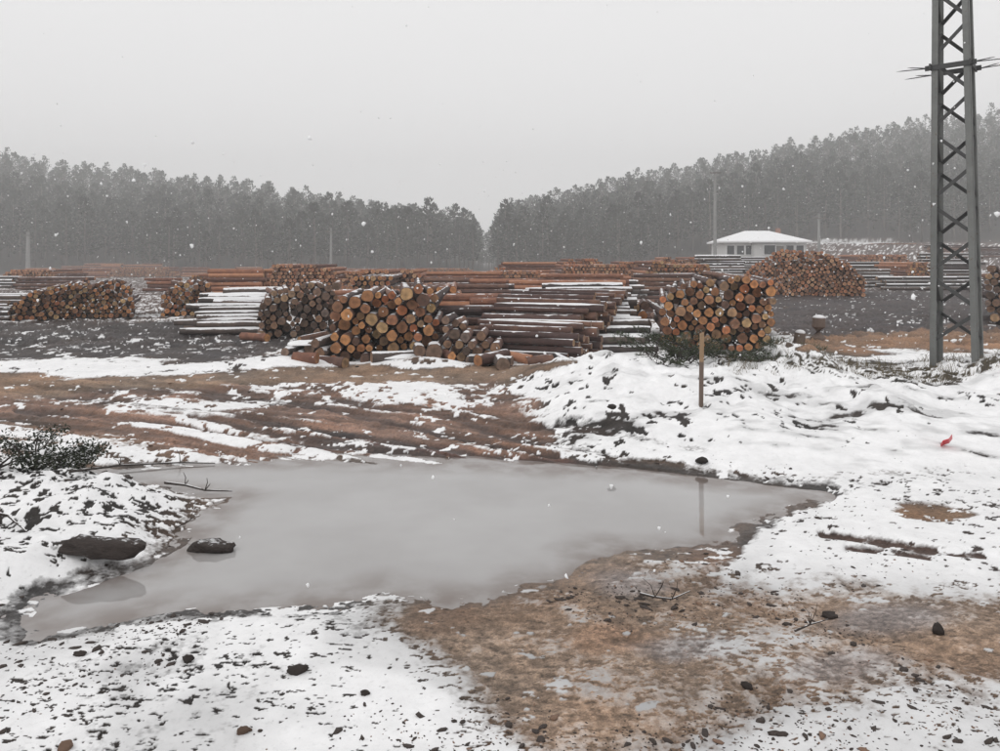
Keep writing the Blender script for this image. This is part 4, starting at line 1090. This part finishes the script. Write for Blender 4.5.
# nearest trees that stand in the frame become single things
chosen = []
colfree = {}
for i in ords:
    x, y, u = SPOTS[i]
    if len(chosen) >= 290: break
    if not (-4 < u < 1004): continue
    b_ = int(u / 8)
    if colfree.get(b_, 0) >= 3: continue
    colfree[b_] = colfree.get(b_, 0) + 1; chosen.append(i)
chs = set(chosen)
TREE_ME = []
for (Q, fr, TV, TF) in KINDS_T:
    mb = MB(); mb.add(Q.reshape(-1, 3), [(4 * i, 4 * i + 1, 4 * i + 2, 4 * i + 3) for i in range(len(Q))], frost=np.repeat(fr, 4))
    cm = mb.mesh("pine_crown", M["pine_needles"])
    mb = MB(); mb.add(TV, TF); TREE_ME.append((cm, mb.mesh("pine_trunk", M["trunk_bark"], True)))
rt = random.Random(3)
for i in chosen:
    x, y, u = SPOTS[i]; k = rt.randrange(9); s = rt.uniform(0.8, 1.12)
    left = u < 485
    if 797 < u < 908 and not left: lab, g = "grey-green pine edging the snowy clearing behind the house", "pines at the clearing"
    elif left: lab, g = "grey-green pine with bare trunk at the front of the left forest", "front pines of the left forest"
    elif u < 700: lab, g = "grey-green pine at the front of the right forest, left of the tall pole", "front pines left of the pole"
    elif u < 800: lab, g = "grey-green pine in the forest directly behind the snow-roofed house", "front pines behind the house"
    else: lab, g = "grey-green pine in the forest behind the lattice mast", "front pines behind the mast"
    t = thing("pine_tree", lab, "tree", (x, y, SZ[i]), rt.uniform(0, 6.28), g); t.scale = (s, s, s * rt.uniform(0.94, 1.06))
    link("trunk", TREE_ME[k][1], t); link("crown", TREE_ME[k][0], t)

def forest_mass(name, idxs, label):
    Vq = []; Ff = []; Tv = []; Tf = []; nv = 0; fr_all = []; tint = []; Fq = []
    for i in idxs:
        x, y, u = SPOTS[i]; k = rt.randrange(9); s = rt.uniform(0.8, 1.12); a = rt.uniform(0, 6.28)
        Q, fr, TV, TF = KINDS_T[k]
        ca, sa = math.cos(a) * s, math.sin(a) * s
        if y > 225: Q, fr = Q[:230], fr[:230]
        P_ = Q.reshape(-1, 3)
        V = np.stack([P_[:, 0] * ca - P_[:, 1] * sa + x, P_[:, 0] * sa + P_[:, 1] * ca + y, P_[:, 2] * s + SZ[i]], 1)
        Vq.append(V); fr_all.append(np.repeat(fr, 4)); tint.append(np.full(len(V), rt.random()))
        V2 = TV * s + [x, y, SZ[i]]; Tv.append(V2)
    V = np.concatenate(Vq); n = len(V) // 4; nT = len(KINDS_T[0][2])
    off = len(V); F = [np.arange(4 * n).reshape(-1, 4)]
    TF0 = [f for f in KINDS_T[0][3] if len(f) == 4]
    tf = []; o_ = off
    for V2 in Tv:
        tf.append(np.array(TF0[:24]) + o_); o_ += len(V2)
    Q = np.concatenate(F + tf).astype(np.int32); AV = np.concatenate([V] + Tv).astype(np.float32)
    me = bpy.data.meshes.new(name)
    me.vertices.add(len(AV)); me.vertices.foreach_set("co", AV.ravel()); me.loops.add(Q.size); me.loops.foreach_set("vertex_index", Q.ravel())
    me.polygons.add(len(Q)); me.polygons.foreach_set("loop_start", np.arange(0, Q.size, 4, dtype=np.int32))
    mi = np.zeros(len(Q), np.int32); mi[n:] = 1
    me.materials.append(M["pine_needles"]); me.materials.append(M["trunk_bark"]); me.polygons.foreach_set("material_index", mi)
    z = np.zeros(len(AV) - len(V))
    for k_, a_ in (("frost", np.concatenate(fr_all)), ("tint", np.concatenate(tint))):
        t = me.attributes.new(k_, 'FLOAT', 'POINT'); t.data.foreach_set("value", np.concatenate([a_, z]).astype(np.float32))
    me.update(calc_edges=True)
    link(name, me, kind="stuff", label=label)
rest = [i for i in range(len(SPOTS)) if i not in chs]
forest_mass("pine_forest", rest, "dense grey pine forest covering both hillsides behind the front trees")
print("TREES", len(SPOTS), "single", len(chosen))

# ------------------------------------------------------------------ bush, brush, grass
def leaf_cluster(mb, c, R_, n, ls, rng, squash=0.6):
    for _ in range(n):
        d = np.array([rng.gauss(0, 1) for _ in range(3)]); d /= np.linalg.norm(d); d = d * R_ * rng.random() ** 0.4; d[2] *= squash
        p = np.array(c) + d
        n_ = np.array([rng.gauss(0, 1), rng.gauss(0, 1), rng.gauss(0, 1) + 0.7]); n_ /= np.linalg.norm(n_)
        a = np.cross(n_, [rng.gauss(0, 1) for _ in range(3)]); a /= np.linalg.norm(a); b_ = np.cross(n_, a); s = ls * rng.uniform(0.6, 1.3)
        mb.add([p - a * s, p - b_ * s * 0.45, p + a * s, p + b_ * s * 0.45], [(0, 1, 2, 3)], frost=abs(n_[2]) * 0.8 + 0.25 * d[2] / max(R_, 0.01), tint=rng.random())

rng = random.Random(77)
# evergreen bush at the left edge, made of separate shrubs
for (px, pv, R_, H_, lab) in [(-6, 470, 0.33, 0.44, "dark evergreen shrub with snow on it at the left frame edge"), (34, 470, 0.28, 0.38, "low dark shrub beside the left edge shrub by the road"), (70, 468, 0.17, 0.22, "small snow-dusted shrub right of the dark shrubs at left")]:
    q = flat(px, pv, 0.1); z = gz(q[0], q[1]); t = thing("evergreen_shrub", lab, "shrub", (q[0], q[1], z - 0.02))
    ms = MB(); ml = MB()
    for k in range(16):
        a = rng.uniform(0, 6.28); l = rng.uniform(0.3, 1) * R_; h = H_ * rng.uniform(0.35, 1.0) * (1.1 - 0.5 * l / R_)
        e = np.array([math.cos(a) * l * 1.3, math.sin(a) * l, h]); V, F = tube([(0, 0, 0), e * [0.5, 0.5, 0.65], e], [0.008, 0.005, 0.002], 4); ms.add(V, F)
        leaf_cluster(ml, e, 0.085, 46, 0.013, rng); leaf_cluster(ml, e * [0.7, 0.7, 0.75], 0.09, 40, 0.013, rng); leaf_cluster(ml, e * [0.45, 0.45, 0.45], 0.08, 24, 0.013, rng)
    link("stem", ms.mesh("shrub_stem", M["twig_bark"]), t); link("foliage", ml.mesh("shrub_foliage", M["bush_leaves"]), t)

# heaps of cut pine branches along the far side of the snow bank
def needle_branch(L_, rng):
    ms, mn = MB(), MB(); n = 7; pts = [np.array([L_ * i / n, 0.03 * math.sin(i) * L_, 0.10 * L_ * math.sin(i / n * 2.2)]) for i in range(n + 1)]
    V, F = tube(pts, [0.012 * (1 - 0.8 * i / n) for i in range(n + 1)], 5); ms.add(V, F)
    for i in range(1, n + 1):
        for s in (-1, 1):
            b_ = pts[i]; d = np.array([0.6, s * rng.uniform(0.5, 0.9), rng.uniform(-0.1, 0.35)]) * L_ * 0.26 * (1.15 - 0.6 * i / n); e = b_ + d
            V, F = tube([b_, e], [0.005, 0.002], 4, False); ms.add(V, F)
            for k in range(34):
                t = rng.uniform(0.2, 1.05); c = b_ + d * t; v = np.array([rng.gauss(0.4, 0.6), rng.gauss(0.3 * s, 0.6), rng.gauss(0.15, 0.6)]); v /= np.linalg.norm(v)
                w_ = np.cross(v, [0, 0, 1.0]); w_ /= np.linalg.norm(w_) + 1e-6; l = rng.uniform(0.04, 0.075)
                mn.add([c - w_ * 0.003, c + w_ * 0.003, c + v * l], [(0, 1, 2)], frost=0.45 + rng.uniform(-.1, .5) * (v[2] > -0.2), tint=rng.random())
    return ms, mn
BR = []
for k in range(4):
    a, b_ = needle_branch([0.6, 0.75, 0.5, 0.85][k], random.Random(k)); BR.append((a.mesh("branch_stem", M["twig_bark"]), b_.mesh("branch_needles", M["cut_needles"])))
BPL = ["left of the stake", "just left of the stake top", "just right of the stake", "below the orange-ended stack", "right end of the brush below the orange-ended stack", "before the snow-striped stack"]
cnt = 0
for i in range(64):
    px = [rng.uniform(648, 700), rng.uniform(700, 785), rng.uniform(640, 800)][i % 3]
    pv = 358 + rng.uniform(-6, 7) + (5 if 680 < px < 705 else 0); y = rng.uniform(8.75, 9.7); x = (px - 500) / FPX * y; z = gz(x, y)
    k = rng.randrange(4); seg = "left of" if px < 690 else ("behind" if px < 715 else "right of")
    t = thing("pine_branch", f"cut green pine branch in the brush on the snow bank, {seg} the stake", "branch", (x, y, z + (rng.uniform(0.0, 0.15) if px < 695 else rng.uniform(-0.03, 0.03))), rng.uniform(0, 6.28), f"cut branches {seg} the stake")
    t.rotation_euler = (rng.uniform(-.5, .5), -rng.uniform(0.02, 0.5 if px < 695 else 0.16), rng.uniform(0, 6.28)); t.scale = (0.8 if px < 695 else 0.62,) * 3
    link("stem", BR[k][0], t); link("needles", BR[k][1], t)

# dry grass and weeds on the back of the bank
rg = random.Random(9); gp = []
for c in range(230):
    px = rg.choice([rg.uniform(720, 800), rg.uniform(790, 955), rg.uniform(830, 1010)]); y = rg.uniform(8.15, 9.9); x = (px - 500) / FPX * y; big = 1.7 if rg.random() < 0.15 else rg.uniform(0.5, 1.0)
    for _ in range(rg.randrange(5, 22)): gp.append((x + rg.gauss(0, 0.05), y + rg.gauss(0, 0.05), big))
zs_ = gzs([g[0] for g in gp], [g[1] for g in gp]); mb = MB()
for (x, y, big), z in zip(gp, zs_):
    h = rg.uniform(0.03, 0.11) * big; l = np.array([rg.gauss(0, 0.6), rg.gauss(0, 0.6)]) * h; a = rg.uniform(0, 3.14); w_ = np.array([math.cos(a), math.sin(a), 0]) * 0.003
    b_ = np.array([x, y, z - 0.01]); m_ = b_ + [l[0] * 0.4, l[1] * 0.4, h * 0.6]; e = b_ + [l[0], l[1], h]
    mb.add([b_ - w_, b_ + w_, m_ + w_ * 0.7, m_ - w_ * 0.7, e], [(0, 1, 2, 3), (3, 2, 4)])
link("dry_grass", mb.mesh("dry_grass", M["dry_grass_blade"]), kind="stuff", label="dry grass poking through the snow along the back of the bank")

# ------------------------------------------------------------------ rocks, clods, twigs, litter
def rest_on(px, pv, z=0.0):
    q = flat(px, pv, z)
    for _ in range(5):
        z = gz(q[0], q[1]); q = flat(px, pv, z)
    return q
def lump(name, px, pv, size, mat, lab, cat, seed, rz=0.0, sub=3, sink=0.3, rough=0.4, group=None):
    q = rest_on(px, pv); o = link(name, rock_mesh(name, mat, seed, sub, rough), None, (q[0], q[1], q[2] + size[2] * (0.5 - sink)))
    o.scale = tuple(s / 2 for s in size); o.rotation_euler = (0, 0, rz); tag(o, lab, cat, group); return o
lump("boulder", 102, 545, (0.46, 0.17, 0.13), "rock_brown", "long dark brown boulder half buried in the snowy left bank", "rock", 3, -0.12, sink=0.60)
o = lump("rock", 213, 556, (0.30, 0.16, 0.105), "rock_brown", "wet brown rock poking out of the pond near the left bank", "rock", 5, 0.0); o.location.z = WATER_Z + 0.006
lump("mud_clod", 188, 661, (0.045, 0.04, 0.04), "clod_soil", "black round clod on the snow, left of the pair below the pond", "clod", 11)
lump("mud_clod", 298, 672, (0.085, 0.05, 0.042), "clod_soil", "larger black clod on the snow below the pond", "clod", 12, 0.3)
lump("mud_clod", 365, 694, (0.033, 0.03, 0.025), "clod_soil", "small black clod on snow beside the brown mud", "clod", 13)
lump("mud_clod", 830, 617, (0.075, 0.05, 0.035), "clod_soil", "dark reddish clod sitting on the brown mud at right", "clod", 14)
lump("mud_clod", 747, 687, (0.045, 0.04, 0.03), "clod_soil", "dark clod in the middle of the tan mud", "clod", 15)
lump("mud_clod", 243, 732, (0.05, 0.04, 0.03), "clod_tan", "brownish clod on dirty snow near the bottom edge", "clod", 16)
lump("mud_clod", 938, 633, (0.05, 0.05, 0.06), "clod_soil", "dark clod in the wet slush at the right", "clod", 17)
lump("mud_clod", 66, 748, (0.05, 0.045, 0.035), "clod_tan", "orange-brown clod in the bottom left corner", "clod", 18)
lump("mud_clod", 80, 655, (0.05, 0.03, 0.025), "clod_soil", "dark flat clod on snow below the left end of the pond", "clod", 19)
lump("mud_clod", 702, 462, (0.10, 0.08, 0.05), "clod_soil", "dark clod at the foot of the snow bank below the stake", "clod", 21)
lump("mud_clod", 668, 377, (0.13, 0.08, 0.09), "clod_soil", "dark soil lump high on the snow bank left of the stake", "clod", 22)
lump("mud_clod", 687, 372, (0.16, 0.08, 0.08), "clod_soil", "wide dark soil lump on the snow bank just left of the stake", "clod", 23)
lump("mud_clod", 612, 408, (0.08, 0.06, 0.05), "clod_soil", "dark soil lump on the left face of the snow bank", "clod", 24)

# reed/red litter
q = rest_on(947, 447); mb = MB()
for (a, b_, c_) in [(-0.045, 0.0, 0.005), (-0.02, 0.01, 0.03), (0.012, -0.01, 0.05), (0.045, 0.0, 0.085)]: pass
P0 = np.array([[-0.05, 0.0, 0.004], [-0.022, 0.016, 0.03], [0.012, -0.006, 0.05], [0.048, 0.01, 0.082]]); wv = np.array([0.02, 0.03, -0.022])
V = np.concatenate([P0 - wv, P0 + wv * 1.2, P0 - wv + [0.003, 0.004, 0.004], P0 + wv * 1.2 + [0.003, 0.004, 0.004]]); F = []
for i in range(3): F += [(i, i + 1, 5 + i, 4 + i), (8 + i, 12 + i, 13 + i, 9 + i), (i, 8 + i, 9 + i, i + 1), (4 + i, 5 + i, 13 + i, 12 + i)]
F += [(0, 4, 12, 8), (3, 11, 15, 7)]
mb.add(V, F); o = link("litter_scrap", mb.mesh("litter_scrap", M["red_plastic"]), None, (q[0], q[1], q[2])); tag(o, "crumpled red plastic scrap lying on the right snow bank", "litter")

def twig(pts_px, r, lab, lift=0.012, side=0):
    P_ = []
    for i, (a, b_, dz) in enumerate(pts_px):
        q = rest_on(a, b_); q[2] = max(q[2], WATER_Z) + lift + dz; P_.append(q)
    c = P_[0].copy(); mb = MB(); n = len(P_)
    V, F = tube(np.array(P_) - c, [r * (1 - 0.6 * i / (n - 1)) for i in range(n)], 6, jit=0.25); mb.add(V, F)
    for k in range(side):
        i = 1 + k % (n - 2); b0 = np.array(P_[i]) - c; e = b0 + np.array([rng.uniform(-.08, .08), rng.uniform(-.05, .05), rng.uniform(.03, .11)])
        V, F = tube([b0, (b0 + e) / 2 + [0.01, 0, 0.01], e], [r * 0.4, r * 0.3, r * 0.15], 5); mb.add(V, F)
    o = link("twig", mb.mesh("twig", M["twig_bark"]), None, c); tag(o, lab, "twig")
twig([(-4, 521, 0.03), (8, 523, 0.03), (18, 530, 0.02), (27, 534, 0.0)], 0.008, "curved dark stick on the snow at the left edge")
twig([(165, 487, 0.02), (185, 492, 0.03), (205, 496, 0.02), (232, 495, 0.01)], 0.010, "dark branch reaching from the left bank over the pond", side=4)
twig([(70, 478, 0.03), (120, 470, 0.02), (180, 466, 0.01), (215, 465, 0.0)], 0.010, "long thin branch along the narrow snow strip behind the pond inlet", side=3)
twig([(175, 534, 0.02), (190, 533, 0.06), (196, 524, 0.12)], 0.004, "thin upright twig at the pond edge of the left bank", side=3)
twig([(640, 598, 0.01), (655, 604, 0.02), (672, 606, 0.02), (690, 600, 0.03)], 0.006, "dark twig lying on the brown mud by the pond", side=5)
twig([(795, 636, 0.01), (810, 632, 0.02), (828, 629, 0.03)], 0.005, "small forked twig on the mud at right", side=4)

# loose bits of soil, bark and wood chips: nobody could count them
def scatter_bits():
    r = np.random.default_rng(21); mb = MB(); base = [ICO1[0] * (1 + 0.3 * r.normal(size=(len(ICO1[0]), 1))) for _ in range(8)]
    N_ = 15000
    U = r.uniform(-40, 1040, N_); n1_, n2_ = int(N_ * 0.66), int(N_ * 0.18)
    Vv = np.concatenate([r.uniform(585, 765, n1_), r.uniform(462, 600, n2_), r.uniform(366, 480, N_ - n1_ - n2_)])
    P_ = np.array([flat(a, b_) for a, b_ in zip(U, Vv)]); h, d = full_height(P_[:, 0], P_[:, 1]); psd = d[8]
    v_px = Vv; dens = fbm(P_[:, 0] * 2.0, P_[:, 1] * 2.0, 4, 33)
    for i in range(N_):
        if psd[i] > -0.03: continue
        if dens[i] < -0.1 + r.random() * 0.65 or (v_px[i] > 640 and r.random() < 0.45): continue
        y = P_[i, 1]; u = d[9][i]; v = d[10][i]
        onbank = (v < 470 and u > 500 and h[i] > 0.04)
        if onbank and r.random() < 0.9: continue
        s = (0.0016 + 0.0022 * r.random() + 0.012 * r.random() ** 14) * (1 + 0.10 * (y - 2.4))
        tan = (v > 560 and 400 < u and r.random() < 0.14) or (v > 640 and r.random() < 0.04) or (370 < v < 470 and u < 560 and r.random() < 0.6)
        a = r.uniform(0, 6.28); V = base[i % 8] * [s * r.uniform(1, 2.2), s, s * r.uniform(0.3, 0.65)]
        V = np.stack([V[:, 0] * math.cos(a) - V[:, 1] * math.sin(a), V[:, 0] * math.sin(a) + V[:, 1] * math.cos(a), V[:, 2]], 1) + [P_[i, 0], P_[i, 1], h[i] + s * 0.2]
        mb.add(V, ICO1[1], 1 if tan else 0)
    link("soil_crumbs", mb.mesh("soil_crumbs", [M["clod_soil"], M["clod_tan"]], True), kind="stuff", label="scattered crumbs of dark soil, bark and wood chips on the snow")
scatter_bits()

# ------------------------------------------------------------------ falling snow and the misty air
mb = MB(); r = np.random.default_rng(8)
for i in range(7500):
    y = 1.5 + 30 * r.random() ** 0.8; u = r.uniform(-150, 1150); v = r.uniform(-150, 620); p = at(u, v, y)
    if p[2] < 0.5 or (v < 160 and r.random() < 0.85): continue
    s = r.uniform(0.0025, 0.0065) * (0.85 if y < 6 else 1.5)
    V = ICO1[0] * (1 + 0.25 * r.normal(size=(len(ICO1[0]), 1))) * s * [1, 1, r.uniform(0.8, 1.5)]
    mb.add(V + p, ICO1[1])
link("falling_snow", mb.mesh("falling_snow", M["snow"], True), kind="stuff", label="snowflakes drifting down through the air")

mb = MB(); mb.add(*box(0, 250, 32, 1300, 640, 92))
hm = bpy.data.materials.new("misty_air"); hm.use_nodes = True; nt = hm.node_tree; nt.nodes.clear()
out = nt.nodes.new("ShaderNodeOutputMaterial"); pv = nt.nodes.new("ShaderNodeVolumePrincipled")
pv.inputs["Color"].default_value = (0.995, 0.995, 0.997, 1); pv.inputs["Density"].default_value = 0.0019; pv.inputs["Anisotropy"].default_value = 0.0
nt.links.new(pv.outputs[0], out.inputs["Volume"])
link("haze", mb.mesh("haze", hm), kind="stuff", label="pale misty air full of falling snow")
